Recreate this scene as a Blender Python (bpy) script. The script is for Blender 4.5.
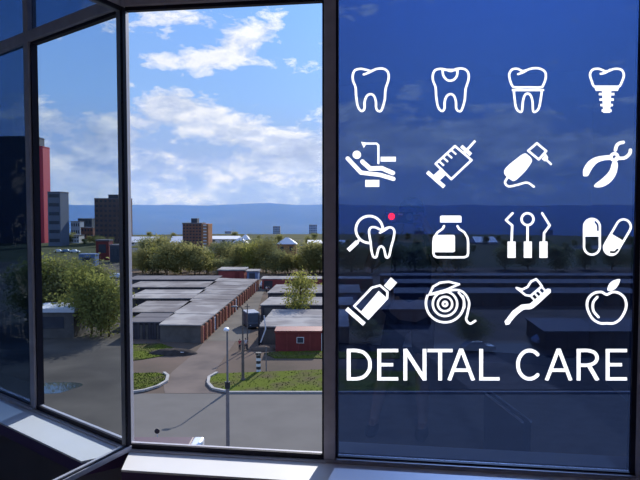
import bpy, bmesh, math, random
import numpy as np
from mathutils import Vector, Matrix, noise
from mathutils.geometry import delaunay_2d_cdt

rng = random.Random(7)
R = math.radians
for o in list(bpy.data.objects):
    bpy.data.objects.remove(o)
SC = bpy.context.scene
COL = SC.collection

# ------------------------------------------------------------------ camera
F = 620.0                      # focal length in pixels of a 640x480 frame
H = 19.0                       # eye height above the street
PITCH = R(2.5)
cam_data = bpy.data.cameras.new('camera')
cam_data.sensor_width = 36.0
cam_data.lens = 36.0 * F / 640.0
cam_data.clip_start = 0.02
cam_data.clip_end = 30000
cam = bpy.data.objects.new('camera', cam_data)
cam.location = (0, 0, H)
cam.rotation_euler = (R(90) - PITCH, 0, 0)
COL.objects.link(cam)
SC.camera = cam
SC.view_settings.view_transform = 'Standard'
SC.view_settings.look = 'None'
SC.view_settings.gamma = 1.0
SC.view_settings.use_curve_mapping = False
SC.view_settings.exposure = 0.0
SC.cycles.max_bounces = 10
SC.cycles.transparent_max_bounces = 16
SC.cycles.volume_bounces = 1
SC.cycles.sample_clamp_indirect = 6.0

# ------------------------------------------------------------------ sky and sun
SUN_AZ, SUN_EL = R(14.5), R(28.5)      # azimuth to the right of straight ahead
SUN_DIR = Vector((math.sin(SUN_AZ) * math.cos(SUN_EL), math.cos(SUN_AZ) * math.cos(SUN_EL), math.sin(SUN_EL)))
sun = bpy.data.lights.new('sun', 'SUN')
sun.energy = 6.0
sun.angle = R(0.6)
sun.color = (1.0, 0.96, 0.9)
sun_o = bpy.data.objects.new('sun', sun)
sun_o.rotation_euler = (-SUN_DIR).to_track_quat('-Z', 'Y').to_euler()
sun_o.location = (20, 80, 60)
COL.objects.link(sun_o)


class NT:
    """small helper around a node tree"""
    def __init__(self, tree):
        self.t = tree
    def n(self, kind, **kw):
        nd = self.t.nodes.new(kind)
        for k, v in kw.items():
            setattr(nd, k, v)
        return nd
    def link(self, a, b):
        self.t.links.new(a, b)
    def math(self, op, a, b=None, c=None, clamp=False):
        nd = self.n('ShaderNodeMath', operation=op, use_clamp=clamp)
        for i, v in enumerate((a, b, c)):
            if v is None:
                continue
            if isinstance(v, (int, float)):
                nd.inputs[i].default_value = v
            else:
                self.link(v, nd.inputs[i])
        return nd.outputs[0]
    def ramp(self, fac, stops):
        nd = self.n('ShaderNodeValToRGB')
        el = nd.color_ramp.elements
        while len(el) < len(stops):
            el.new(0.5)
        for e, (p, c) in zip(el, stops):
            e.position = p
            e.color = (c[0], c[1], c[2], 1) if not isinstance(c, (int, float)) else (c, c, c, 1)
        self.link(fac, nd.inputs[0])
        return nd.outputs[0]
    def mix(self, fac, a, b):
        nd = self.n('ShaderNodeMix', data_type='RGBA')
        for i, v in ((0, fac), (6, a), (7, b)):
            if isinstance(v, (int, float)):
                nd.inputs[i].default_value = v
            elif isinstance(v, tuple):
                nd.inputs[i].default_value = (v[0], v[1], v[2], 1)
            else:
                self.link(v, nd.inputs[i])
        return nd.outputs[2]


world = bpy.data.worlds.new('sky')
SC.world = world
world.use_nodes = True
wt = NT(world.node_tree)
world.node_tree.nodes.clear()
tc = wt.n('ShaderNodeTexCoord')
sp = wt.n('ShaderNodeSeparateXYZ')
wt.link(tc.outputs['Generated'], sp.inputs[0])
az = wt.math('MULTIPLY', wt.math('ARCTAN2', sp.outputs[0], sp.outputs[1]), 57.2958)     # degrees right of ahead
el = wt.math('MULTIPLY', wt.math('ARCSINE', sp.outputs[2]), 57.2958)
elr = wt.math('DIVIDE', el, 60.0, clamp=True)
base = wt.ramp(elr, [(0.0, (.36, .41, .52)), (0.09, (.33, .44, .68)), (0.17, (.28, .48, .88)), (0.33, (.21, .43, .95)),
                     (1.0, (.10, .26, .74))])
cv = wt.n('ShaderNodeCombineXYZ')
wt.link(wt.math('MULTIPLY', az, 0.16), cv.inputs[0])
wt.link(wt.math('MULTIPLY', el, 0.34), cv.inputs[1])
cv.inputs[2].default_value = 3.1
n1 = wt.n('ShaderNodeTexNoise')
n1.inputs['Scale'].default_value = 1.5
n1.inputs['Detail'].default_value = 9
n1.inputs['Roughness'].default_value = 0.58
n1.inputs['Distortion'].default_value = 0.25
wt.link(cv.outputs[0], n1.inputs['Vector'])
n2 = wt.n('ShaderNodeTexNoise')
n2.inputs['Scale'].default_value = 0.55
n2.inputs['Detail'].default_value = 3
wt.link(cv.outputs[0], n2.inputs['Vector'])
n3 = wt.n('ShaderNodeTexNoise')
n3.inputs['Scale'].default_value = 4.2
n3.inputs['Detail'].default_value = 6
n3.inputs['Roughness'].default_value = .6
n3.inputs['Distortion'].default_value = .4
wt.link(cv.outputs[0], n3.inputs['Vector'])


def blob(a0, e0, wa, we, amp, rot=0.0):
    da = wt.math('SUBTRACT', az, a0)
    de = wt.math('SUBTRACT', el, e0)
    if rot:
        c, s = math.cos(R(rot)), math.sin(R(rot))
        x = wt.math('ADD', wt.math('MULTIPLY', da, c), wt.math('MULTIPLY', de, s))
        y = wt.math('SUBTRACT', wt.math('MULTIPLY', de, c), wt.math('MULTIPLY', da, s))
    else:
        x, y = da, de
    q = wt.math('ADD', wt.math('POWER', wt.math('ABSOLUTE', wt.math('DIVIDE', x, wa)), 2.0),
                wt.math('POWER', wt.math('ABSOLUTE', wt.math('DIVIDE', y, we)), 2.0))
    return wt.math('MULTIPLY', wt.math('EXPONENT', wt.math('MULTIPLY', q, -1.0)), amp)


def pix_dir(px, py):
    return ((math.degrees(math.atan((px - 320) / F))), math.degrees(math.atan((213 - py) / math.hypot(F, px - 320))))


blobs = []
def pblob(px, py, wx, wy, amp, rot=0.0):
    a, e = pix_dir(px, py)
    blobs.append(blob(a, e, wx / 10.4, wy / 10.6, amp, rot))
# wispy upper clouds and the cumulus heap low in the sky
pblob(170, 18, 60, 12, .50, -6)
pblob(238, 46, 36, 16, .62, 22)
pblob(275, 26, 26, 9, .40, 40)
pblob(215, 62, 60, 7, .36, 0)
pblob(262, 2, 40, 5, .45)
pblob(150, 66, 22, 6, .25)
pblob(172, 106, 24, 15, .72)
pblob(212, 124, 42, 16, .62, -14)
pblob(265, 140, 50, 14, .60, -10)
pblob(142, 126, 24, 18, .50)
pblob(308, 152, 40, 16, .46)
pblob(240, 168, 130, 16, .40)
pblob(240, 196, 140, 11, .42)
pblob(160, 82, 60, 7, -.25)
pblob(285, 95, 45, 18, -.22)
pblob(385, 8, 60, 9, .46, 10)
pblob(470, 40, 130, 24, -.25)
pblob(365, 116, 30, 12, .85)
pblob(400, 138, 60, 13, .80)
pblob(505, 124, 45, 13, .90)
pblob(560, 146, 90, 12, .75)
pblob(450, 162, 160, 14, .34)
pblob(480, 190, 170, 12, .16)
pblob(52, 122, 24, 14, .62)
pblob(106, 134, 24, 16, .66)
pblob(75, 60, 50, 30, -.2)
pblob(80, 165, 60, 24, .40)
pblob(60, 190, 90, 16, .44)
tot = blobs[0]
for b in blobs[1:]:
    tot = wt.math('ADD', tot, b)
# elsewhere: a loose scatter of cloud
up = wt.math('MULTIPLY', wt.math('GREATER_THAN', el, 24), wt.math('MULTIPLY', n2.outputs[0], .45))
tot = wt.math('ADD', tot, up)
nn = wt.math('ADD', wt.math('MULTIPLY', wt.math('SUBTRACT', n1.outputs[0], 0.5), 1.9), wt.math('MULTIPLY', wt.math('SUBTRACT', n3.outputs[0], 0.5), .9))
dens = wt.math('ADD', tot, nn)
cl = wt.ramp(dens, [(0.20, 0.0), (0.34, 0.45), (0.60, 0.95)])
cl_col = wt.ramp(wt.math('ADD', wt.math('MULTIPLY', nn, .8), wt.math('ADD', wt.math('MULTIPLY', elr, 1.3), .30)),
                 [(0.05, (.38, .44, .56)), (0.40, (.56, .63, .78)), (0.75, (.90, .92, .97))])
glow = blob(math.degrees(SUN_AZ) + 4, 24, 20, 20, .80)
vm = wt.n('ShaderNodeVectorMath', operation='SCALE')
wt.link(wt.mix(cl, base, cl_col), vm.inputs[0])
wt.link(wt.math('ADD', glow, 1.0), vm.inputs['Scale'])
skyc = vm.outputs[0]
below = wt.math('LESS_THAN', el, -3.0)
skyc = wt.mix(below, skyc, (.12, .12, .12))
bg = wt.n('ShaderNodeBackground')
wt.link(skyc, bg.inputs[0])
bg.inputs[1].default_value = 1.0
wo = wt.n('ShaderNodeOutputWorld')
wt.link(bg.outputs[0], wo.inputs[0])

# ------------------------------------------------------------------ materials
MATS = {}
def mat(name, col, rough=0.7, metal=0.0, var=0.0, scale=8.0, col2=None, bump=0.0, spec=0.3, coords='Object', detail=4.0, stops=(0.35, 0.68)):
    if name in MATS:
        return MATS[name]
    m = bpy.data.materials.new(name)
    m.use_nodes = True
    t = NT(m.node_tree)
    b = m.node_tree.nodes['Principled BSDF']
    b.inputs['Roughness'].default_value = rough
    b.inputs['Metallic'].default_value = metal
    b.inputs['Specular IOR Level'].default_value = spec if rough < .8 else .03
    c2 = col2 or tuple(min(1, c * (1 - var)) for c in col)
    tcn = t.n('ShaderNodeTexCoord')
    nz = t.n('ShaderNodeTexNoise')
    nz.inputs['Scale'].default_value = scale
    nz.inputs['Detail'].default_value = detail
    t.link(tcn.outputs[coords], nz.inputs['Vector'])
    c = t.ramp(nz.outputs[0], [(stops[0], col), (stops[1], c2)])
    t.link(c, b.inputs['Base Color'])
    if bump:
        bp = t.n('ShaderNodeBump')
        bp.inputs['Strength'].default_value = bump
        t.link(nz.outputs[0], bp.inputs['Height'])
        t.link(bp.outputs[0], b.inputs['Normal'])
    MATS[name] = m
    return m


def stripe_mat(name, ca, cb, axis=2, freq=1.0, duty=0.5, rough=.7):
    """bands of two colours along one object axis"""
    if name in MATS:
        return MATS[name]
    m = bpy.data.materials.new(name)
    m.use_nodes = True
    t = NT(m.node_tree)
    b = m.node_tree.nodes['Principled BSDF']
    b.inputs['Roughness'].default_value = rough
    tcn = t.n('ShaderNodeTexCoord')
    s = t.n('ShaderNodeSeparateXYZ')
    t.link(tcn.outputs['Object'], s.inputs[0])
    fr = t.math('FRACT', t.math('MULTIPLY', s.outputs[axis], freq))
    t.link(t.mix(t.math('GREATER_THAN', fr, duty), ca, cb), b.inputs['Base Color'])
    MATS[name] = m
    return m


def glass_coat(name, tint, refl, rcol, rim=.25):
    m = bpy.data.materials.new(name)
    m.use_nodes = True
    m.node_tree.nodes.clear()
    t = NT(m.node_tree)
    tr = t.n('ShaderNodeBsdfTransparent')
    tr.inputs[0].default_value = (*tint, 1)
    gl = t.n('ShaderNodeBsdfGlossy')
    gl.inputs['Roughness'].default_value = 0.0
    gl.inputs[0].default_value = (*rcol, 1)
    mx = t.n('ShaderNodeMixShader')
    lw = t.n('ShaderNodeLayerWeight')
    lw.inputs[0].default_value = 0.35
    fac = t.math('ADD', t.math('MULTIPLY', lw.outputs['Facing'], rim), refl, clamp=True)
    t.link(fac, mx.inputs[0])
    t.link(tr.outputs[0], mx.inputs[1])
    t.link(gl.outputs[0], mx.inputs[2])
    out = t.n('ShaderNodeOutputMaterial')
    t.link(mx.outputs[0], out.inputs[0])
    return m


GLASS_TINT = glass_coat('solar_tinted_glass', (.081, .140, .318), .145, (.82, .9, 1.0))
GLASS_REFLECTED = glass_coat('reflected_bay_glass', (.105, .165, .275), .012, (.82, .9, 1.0), .03)  # stands in for the tinted pane as reflected in the sash
GLASS_SASH = glass_coat('sash_glass', (.66, .73, .79), .006, (.86, .93, 1.0), .02)
gc = bpy.data.materials.new('clear_glass_edge')
gc.use_nodes = True
gc.node_tree.nodes.clear()
_t = NT(gc.node_tree)
_tr = _t.n('ShaderNodeBsdfTransparent')
_tr.inputs[0].default_value = (.97, .98, .99, 1)
_o = _t.n('ShaderNodeOutputMaterial')
_t.link(_tr.outputs[0], _o.inputs[0])
GLASS_CLEAR = gc

vin = bpy.data.materials.new('white_vinyl')
vin.use_nodes = True
vin.node_tree.nodes.clear()
_t = NT(vin.node_tree)
_a = _t.n('ShaderNodeBsdfTranslucent')
_a.inputs[0].default_value = (.95, .95, .95, 1)
_b = _t.n('ShaderNodeBsdfDiffuse')
_b.inputs[0].default_value = (.92, .92, .92, 1)
_m = _t.n('ShaderNodeMixShader')
_m.inputs[0].default_value = .2
_t.link(_a.outputs[0], _m.inputs[1])
_t.link(_b.outputs[0], _m.inputs[2])
_o = _t.n('ShaderNodeOutputMaterial')
_t.link(_m.outputs[0], _o.inputs[0])
VINYL = vin

M = {
    'alu': mat('grey_aluminium', (.30, .29, .32), .45, .15, .12, 30),
    'alu_light': mat('pale_aluminium', (.62, .60, .66), .4, .1, .1, 30),
    'gasket': mat('black_gasket', (.012, .010, .025), .6),
    'frame': mat('dark_frame', (.50, .47, .53), .5, .0, .15, 25),
    'sill': mat('white_sill_board', (.80, .80, .82), .45, .0, .04, 6),
    'wall_in': mat('room_wall_paint', (.80, .78, .78), .85, 0, .08, 4),
    'wall_low': mat('dark_spandrel_panel', (.17, .15, .16), .7, 0, .1, 5),
    'ceil': mat('ceiling_paint', (.75, .75, .75), .9, 0, .05, 3),
    'floor_in': mat('brown_laminate', (.42, .34, .28), .5, 0, .2, 9),
    'concrete': mat('concrete', (.34, .33, .32), .9, 0, .2, 2),
    'asphalt': mat('road_asphalt', (.158, .148, .138), .9, 0, .10, .35, detail=8),
    'dirt': mat('dusty_dirt', (.150, .112, .092), 1, 0, 0, .09, (.098, .080, .064), detail=8),
    'drive': mat('worn_drive', (.185, .15, .13), 1, 0, 0, .25, (.13, .108, .098), detail=8),
    'grass': mat('spring_grass', (.095, .12, .018), 1, 0, 0, .3, (.095, .080, .042), detail=8, stops=(.45, .68)),
    'kerbstone': mat('pale_kerb', (.42, .40, .38), .9, 0, .2, 1),
    'roof_felt': mat('grey_roof_felt', (.27, .255, .25), .9, 0, 0, .22, (.165, .15, .15), detail=9, stops=(.42, .6)),
    'roof_felt_b': mat('pale_roof_felt', (.34, .325, .315), .9, 0, 0, .24, (.215, .20, .20), detail=9, stops=(.42, .6)),
    'roof_dark': mat('dark_roof_felt', (.175, .165, .175), .9, 0, 0, .2, (.12, .115, .125), detail=8),
    'garage_wall': mat('weathered_garage_wall', (.14, .125, .115), .9, 0, .3, .8, detail=6),
    'garage_dark': mat('dark_garage_wall', (.075, .07, .08), .9, 0, .3, .8),
    'red_door': mat('rust_red_door', (.40, .11, .075), .7, 0, .35, .6),
    'orange_door': mat('orange_brick_door', (.38, .17, .11), .8, 0, .3, .6),
    'pale_door': mat('pale_blue_door', (.42, .45, .52), .7, 0, .15, 1),
    'brick': mat('brown_brick', (.25, .125, .09), .9, 0, .25, .5),
    'brick_o': mat('orange_brick', (.40, .19, .10), .9, 0, .25, .5),
    'white_roof': mat('white_metal_roof', (.70, .70, .72), .6, 0, .08, .3),
    'white_wall': mat('white_render', (.62, .61, .62), .85, 0, .1, .4),
    'grey_wall': mat('grey_render', (.36, .38, .43), .85, 0, .1, .4),
    'dark_window': mat('dark_window', (.045, .055, .075), .25, 0, .2, .5),
    'red_metal': mat('red_painted_metal', (.20, .032, .030), .55, 0, .25, .9),
    'red_panel': mat('red_cladding', (.55, .05, .07), .6, 0, .06, .4),
    'maroon': mat('maroon_metal', (.30, .06, .055), .6, 0, .2, .7),
    'blue_metal': mat('blue_painted_metal', (.14, .21, .36), .6, 0, .2, .8),
    'slate': mat('slate_cladding', (.055, .065, .085), .6, 0, .2, .2),
    'bark': mat('tree_bark', (.14, .105, .075), 1, 0, .3, 3),
    'leaf_y': mat('yellow_green_leaf', (.33, .32, .08), .8, 0, 0, .5, (.22, .23, .07)),
    'leaf_o': mat('olive_leaf', (.32, .30, .11), .8, 0, 0, .5, (.20, .20, .085)),
    'leaf_d': mat('dull_green_leaf', (.25, .26, .11), .8, 0, 0, .5, (.17, .18, .09)),
    'steel': mat('galvanised_post', (.20, .19, .20), .6, .2, .2, 3),
    'wood': mat('weathered_pole', (.16, .135, .12), .9, 0, .25, 3),
    'lamp_white': mat('lamp_housing', (.82, .83, .86), .3, 0, .05, 3),
    'white_paint': mat('white_paint', (.74, .74, .75), .5, 0, .06, 2),
    'black_paint': mat('black_paint', (.03, .03, .035), .6, 0, .1, 2),
    'rubber': mat('black_rubber', (.02, .02, .02), .8, 0, .1, 4),
    'car_white': mat('white_car_paint', (.75, .76, .78), .25, 0, .03, 1, spec=.5),
    'car_dark': mat('dark_car_paint', (.04, .045, .06), .25, 0, .1, 1, spec=.5),
    'car_blue': mat('blue_car_paint', (.10, .22, .36), .3, 0, .1, 1, spec=.5),
    'bus': mat('maroon_bus_paint', (.20, .09, .11), .5, 0, .15, 1),
    'skin': mat('skin', (.48, .29, .21), .6, 0, .08, 20),
    'hair': mat('dark_hair', (.03, .022, .018), .6, 0, .2, 40),
    'shirt_dark': mat('navy_shirt', (.04, .05, .09), .9, 0, .1, 20),
    'shorts': mat('dark_shorts', (.06, .055, .06), .9, 0, .1, 20),
    'shirt_light': mat('pale_shirt', (.55, .52, .52), .9, 0, .1, 8),
    'shirt_red': mat('red_shirt', (.35, .06, .06), .9, 0, .1, 8),
    'trousers': mat('dark_trousers', (.045, .045, .06), .9, 0, .1, 8),
    'shoe': mat('dark_shoe', (.03, .03, .03), .7, 0, .1, 8),
    'cam_body': mat('black_camera_body', (.025, .025, .028), .4, 0, .1, 40),
    'partition': mat('dark_partition_board', (.03, .032, .045), .6, 0, .1, 10),
    'white_trim': mat('white_edge_trim', (.8, .8, .8), .4, 0, .03, 20),
    'water': mat('puddle_water', (.05, .06, .07), .04, 0, .1, 1, spec=.5),
    'hill': mat('forest_hill', (.055, .075, .045), 1, 0, 0, .0016, (.085, .10, .06), detail=9),
    'earth': mat('town_ground', (.085, .085, .05), 1, 0, 0, .02, (.05, .06, .03), detail=9),
}
for _k in ('leaf_y', 'leaf_o', 'leaf_d'):
    _t = NT(M[_k].node_tree)
    _b = M[_k].node_tree.nodes['Principled BSDF']
    _tl = _t.n('ShaderNodeBsdfTranslucent')
    _src = _b.inputs['Base Color'].links[0].from_socket
    _t.link(_src, _tl.inputs[0])
    _mx = _t.n('ShaderNodeMixShader')
    _mx.inputs[0].default_value = .5
    _t.link(_b.outputs[0], _mx.inputs[1])
    _t.link(_tl.outputs[0], _mx.inputs[2])
    _t.link(_mx.outputs[0], M[_k].node_tree.nodes['Material Output'].inputs[0])
led = bpy.data.materials.new('red_lamp')
led.use_nodes = True
led.node_tree.nodes.clear()
_t = NT(led.node_tree)
_e = _t.n('ShaderNodeEmission')
_e.inputs[0].default_value = (1, .004, .004, 1)
_e.inputs[1].default_value = 14
_o = _t.n('ShaderNodeOutputMaterial')
_t.link(_e.outputs[0], _o.inputs[0])
M['led'] = led


# ------------------------------------------------------------------ mesh helpers
class MB:
    def __init__(self):
        self.v, self.f, self.m = [], [], []
    def add(self, vs, fs, mi=0):
        k = len(self.v)
        self.v += [tuple(p) for p in vs]
        self.f += [tuple(i + k for i in f) for f in fs]
        self.m += [mi] * len(fs)
        return self
    def hexa(self, p, mi=0):                     # p: 4 bottom + 4 top corners, both anticlockwise
        return self.add(p, [(0, 3, 2, 1), (4, 5, 6, 7), (0, 1, 5, 4), (1, 2, 6, 5), (2, 3, 7, 6), (3, 0, 4, 7)], mi)
    def box(self, x0, x1, y0, y1, z0, z1, mi=0, M4=None):
        p = [Vector(c) for c in ((x0, y0, z0), (x1, y0, z0), (x1, y1, z0), (x0, y1, z0), (x0, y0, z1), (x1, y0, z1), (x1, y1, z1), (x0, y1, z1))]
        if M4:
            p = [M4 @ q for q in p]
        return self.hexa(p, mi)
    def prism(self, poly, z0, z1, mi=0):         # poly anticlockwise xy list
        n = len(poly)
        vs = [(x, y, z0) for x, y in poly] + [(x, y, z1) for x, y in poly]
        fs = [tuple(reversed(range(n))), tuple(range(n, 2 * n))] + [(i, (i + 1) % n, n + (i + 1) % n, n + i) for i in range(n)]
        return self.add(vs, fs, mi)
    def tube(self, pts, rad, seg=10, mi=0):
        pts = [Vector(p) for p in pts]
        if not isinstance(rad, (list, tuple)):
            rad = [rad] * len(pts)
        vs, fs = [], []
        for i, p in enumerate(pts):
            d = (pts[min(i + 1, len(pts) - 1)] - pts[max(i - 1, 0)]).normalized()
            a = d.orthogonal().normalized() if i == 0 else (a - d * a.dot(d)).normalized()
            b = d.cross(a)
            for k in range(seg):
                t = 2 * math.pi * k / seg
                vs.append(p + (a * math.cos(t) + b * math.sin(t)) * rad[i])
        for i in range(len(pts) - 1):
            for k in range(seg):
                fs.append((i * seg + k, i * seg + (k + 1) % seg, (i + 1) * seg + (k + 1) % seg, (i + 1) * seg + k))
        fs.append(tuple(reversed(range(seg))))
        fs.append(tuple(range((len(pts) - 1) * seg, len(pts) * seg)))
        return self.add(vs, fs, mi)
    def ball(self, c, r, seg=14, rings=9, mi=0, M4=None):
        rx, ry, rz = r if isinstance(r, (list, tuple)) else (r, r, r)
        vs, fs = [], []
        for i in range(1, rings):
            t = math.pi * i / rings
            for k in range(seg):
                a = 2 * math.pi * k / seg
                vs.append(Vector((rx * math.sin(t) * math.cos(a), ry * math.sin(t) * math.sin(a), rz * math.cos(t))))
        top, bot = len(vs), len(vs) + 1
        vs += [Vector((0, 0, rz)), Vector((0, 0, -rz))]
        for i in range(rings - 2):
            for k in range(seg):
                fs.append((i * seg + k, (i + 1) * seg + k, (i + 1) * seg + (k + 1) % seg, i * seg + (k + 1) % seg))
        for k in range(seg):
            fs.append((top, k, (k + 1) % seg))
            fs.append((bot, (rings - 2) * seg + (k + 1) % seg, (rings - 2) * seg + k))
        vs = [(M4 @ p if M4 else p) + Vector(c) for p in vs]
        return self.add(vs, fs, mi)
    def mesh(self, name, mats, smooth=False):
        me = bpy.data.meshes.new(name)
        me.from_pydata(self.v, [], self.f)
        for m in (mats if isinstance(mats, (list, tuple)) else [mats]):
            me.materials.append(m)
        me.polygons.foreach_set('material_index', self.m)
        if smooth:
            me.polygons.foreach_set('use_smooth', [True] * len(me.polygons))
        me.update()
        return me
    def build(self, name, mats, parent=None, smooth=False, bevel=0.0):
        o = bpy.data.objects.new(name, self.mesh(name, mats, smooth))
        COL.objects.link(o)
        if parent:
            o.parent = parent
        if bevel:
            b = o.modifiers.new('bevel', 'BEVEL')
            b.width = bevel
            b.segments = 2
            b.limit_method = 'ANGLE'
        return o


def tag(o, label, cat, group=None, kind=None):
    o['label'] = label
    o['category'] = cat
    if group:
        o['group'] = group
    if kind:
        o['kind'] = kind
    return o


def thing(name, label, cat, loc=(0, 0, 0), rz=0.0, group=None, scale=None):
    o = bpy.data.objects.new(name, None)
    COL.objects.link(o)
    o.location = loc
    o.rotation_euler = (0, 0, rz)
    o.empty_display_size = .3
    if scale:
        o.scale = scale if isinstance(scale, (tuple, list)) else (scale,) * 3
    return tag(o, label, cat, group)


def struct(mb, name, m, parent=None, **kw):
    o = mb.build(name, m, parent, **kw)
    if not parent:
        o['kind'] = 'structure'
    return o


def copy_tree(o, parent=None):
    c = o.copy()
    COL.objects.link(c)
    if parent:
        c.parent = parent
    for ch in list(o.children):
        copy_tree(ch, c)
    return c


# ------------------------------------------------------------------ where things stand
CP, SP_ = math.cos(PITCH), math.sin(PITCH)
def ray(px, py):
    x, y = (px - 320) / F, (240 - py) / F
    return Vector((x, CP + y * SP_, -SP_ + y * CP))
def G(px, py, z=0.0):                         # the point at height z seen there
    d = ray(px, py)
    return Vector((0, 0, H)) + d * ((z - H) / d.z)
def gy(px, py, Y):                            # the point at distance Y seen there
    d = ray(px, py)
    return Vector((0, 0, H)) + d * (Y / d.y)

TH = R(8.2)                                   # the facade is turned this far
WT = Vector((math.cos(TH), -math.sin(TH), 0)) # along the facade, to the right
WO = Vector((math.sin(TH), math.cos(TH), 0))  # outwards
PH = Vector((-.6535, 2.1, H))                 # left jamb, inner face
ROT_W = Matrix(((WT.x, WO.x, 0, 0), (WT.y, WO.y, 0, 0), (0, 0, 1, 0), (0, 0, 0, 1)))
FACADE = Matrix.Translation(PH) @ ROT_W       # facade coordinates: s along, o outwards, z from eye level
def on_wall(px, py, o=0.0):
    d = ray(px, py)
    q = PH + WO * o
    t = (q - Vector((0, 0, H))).dot(WO) / d.dot(WO)
    p = Vector((0, 0, H)) + d * t - PH
    return p.dot(WT), p.z
FLOOR = -1.55
S_M0 = on_wall(322.8, 213)[0]
S_M1 = on_wall(337.6, 213)[0]
S_R = on_wall(637.3, 213)[0]
ZB = on_wall(135, 444)[1]
ZT = on_wall(132, 9.5)[1]
ZS = ZB - .024                                # top of the sill board
print('facade', S_M0, S_M1, S_R, ZB, ZT)
ZTT = ZT + .055                               # upper edge of the transom
ZTOP = ZT + .62
ZCEIL = FLOOR + 2.95
PHI_DIR = TH + R(105.6)                       # the sash stands at this angle
SE = Vector((math.cos(-PHI_DIR), math.sin(-PHI_DIR), 0))       # along the sash from its hinge
SN = Vector((-SE.y, SE.x, 0))                 # normal of the face we see
if SN.x < 0:
    SN = -SN
LT = WT - SN * (2 * WT.dot(SN))               # made-up bay, standing in for the sash reflection, runs along this
LO = WO - SN * (2 * WO.dot(SN))               # and faces this way
FACADE_L = Matrix.Translation(PH) @ Matrix(((LT.x, LO.x, 0, 0), (LT.y, LO.y, 0, 0), (0, 0, 1, 0), (0, 0, 0, 1)))
def far_px(px, py, dist):                     # the point seen there at a horizontal distance
    d = ray(px, py)
    return Vector((0, 0, H)) + d * (dist / math.hypot(d.x, d.y))


# ------------------------------------------------------------------ land
def polar(r0s, a0, a1, na, zf):
    mb = MB()
    vs, fs = [], []
    for i, r in enumerate(r0s):
        for k in range(na + 1):
            a = R(a0 + (a1 - a0) * k / na)
            vs.append((r * math.sin(a), r * math.cos(a), zf(r, a)))
    for i in range(len(r0s) - 1):
        for k in range(na):
            p = i * (na + 1) + k
            fs.append((p, p + na + 1, p + na + 2, p + 1))
    mb.add(vs, [tuple(reversed(f)) for f in fs])
    return mb

def land_z(r, a):
    if r <= 470:
        return -.06
    t = min(1, (r - 470) / 2400)
    return -.06 - 165 * (t * t * (3 - 2 * t)) + 9 * t * noise.noise(Vector((r * .002, a * 9, 0)))
land = polar([0.5, 60, 200, 330, 470, 620, 800, 1000, 1300, 1600, 2000, 2500, 3200, 4200, 5400, 7000, 9500], -90, 150, 120, land_z)
struct(land, 'ground', M['earth'])
def hill_z(r, a):
    t = (r - 4900) / 2700
    up_ = max(0.0, min(1.0, t))
    prof = 112 + 16 * noise.noise(Vector((a * 7, 1.7, 0))) + 17 * noise.noise(Vector((a * 19, 5.1, 0))) + 6 * noise.noise(Vector((a * 60, 2, 0)))
    prof += 26 * math.exp(-((math.degrees(a) + 6.5) / 3.0) ** 2)
    z = -190 + (prof + 190) * (up_ ** 1.25)
    z += 30 * noise.noise(Vector((r * math.sin(a) * .0011, r * math.cos(a) * .0011, 0))) * math.sin(math.pi * min(1, up_))
    if t > 1:
        z -= (t - 1) * 200
    return z
hills = polar([4900 + 150 * i for i in range(26)], -75, 125, 420, hill_z)
struct(hills, 'hills', M['hill'], smooth=True)

# blue haze over the valley
def ring_prism(r0, r1, a0, a1, na, z0, z1):
    mb = MB()
    vs, fs = [], []
    for k in range(na + 1):
        a = R(a0 + (a1 - a0) * k / na)
        s, c = math.sin(a), math.cos(a)
        vs += [(r0 * s, r0 * c, z0), (r1 * s, r1 * c, z0), (r1 * s, r1 * c, z1), (r0 * s, r0 * c, z1)]
    for k in range(na):
        p, q = 4 * k, 4 * k + 4
        for i in range(4):
            j = (i + 1) % 4
            fs.append((p + i, q + i, q + j, p + j))
    fs.append((0, 1, 2, 3))
    e = 4 * na
    fs.append((e + 3, e + 2, e + 1, e))
    mb.add(vs, fs)
    return mb
hz = bpy.data.materials.new('valley_haze')
hz.use_nodes = True
hz.node_tree.nodes.clear()
_t = NT(hz.node_tree)
_v = _t.n('ShaderNodeVolumeScatter')
_v.inputs['Color'].default_value = (.052, .155, .56, 1)
_v.inputs['Density'].default_value = .00027
_v.inputs['Anisotropy'].default_value = 0.1
_o = _t.n('ShaderNodeOutputMaterial')
_t.link(_v.outputs[0], _o.inputs['Volume'])
haze = ring_prism(800, 9300, -72, 122, 60, -320, 420).build('haze', hz)
_bm = bmesh.new()
_bm.from_mesh(haze.data)
bmesh.ops.recalc_face_normals(_bm, faces=_bm.faces)
_bm.to_mesh(haze.data)
_bm.free()
tag(haze, 'blue haze lying over the valley in front of the hills', 'haze', kind='stuff')

# ------------------------------------------------------------------ street level
def poly_px(pts, z=0.0):
    ps = [G(x, y, z) for x, y in pts]
    p = [(q.x, q.y) for q in ps]
    a = sum(p[i][0] * p[(i + 1) % len(p)][1] - p[(i + 1) % len(p)][0] * p[i][1] for i in range(len(p)))
    return p if a > 0 else p[::-1]

yr = G(320, 393.5).y
struct(MB().box(-140, 200, 38, yr, -.05, 0.0), 'road', M['asphalt'])
struct(MB().box(-140, 200, 30, 38, -.05, .12), 'sidewalk', M['concrete'])
struct(MB().prism([(-90, yr), (110, yr), (140, 215), (-110, 215)], -.05, 0.0), 'terrain', M['dirt'])
drive = MB().prism(poly_px([(165, 393.3), (222, 393.3), (213, 383), (214, 373), (228, 352), (236, 341), (205, 341), (196, 352), (172, 372), (163, 384)]), 0.0, .02)
struct(drive, 'path', M['drive'])
struct(MB().prism(poly_px([(206, 341.2), (247, 341.2), (265, 288), (259, 286)]), 0.0, .022), 'path', mat('alley_dust', (.17, .155, .135), 1, 0, 0, .25, (.12, .11, .10), detail=8))

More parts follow.
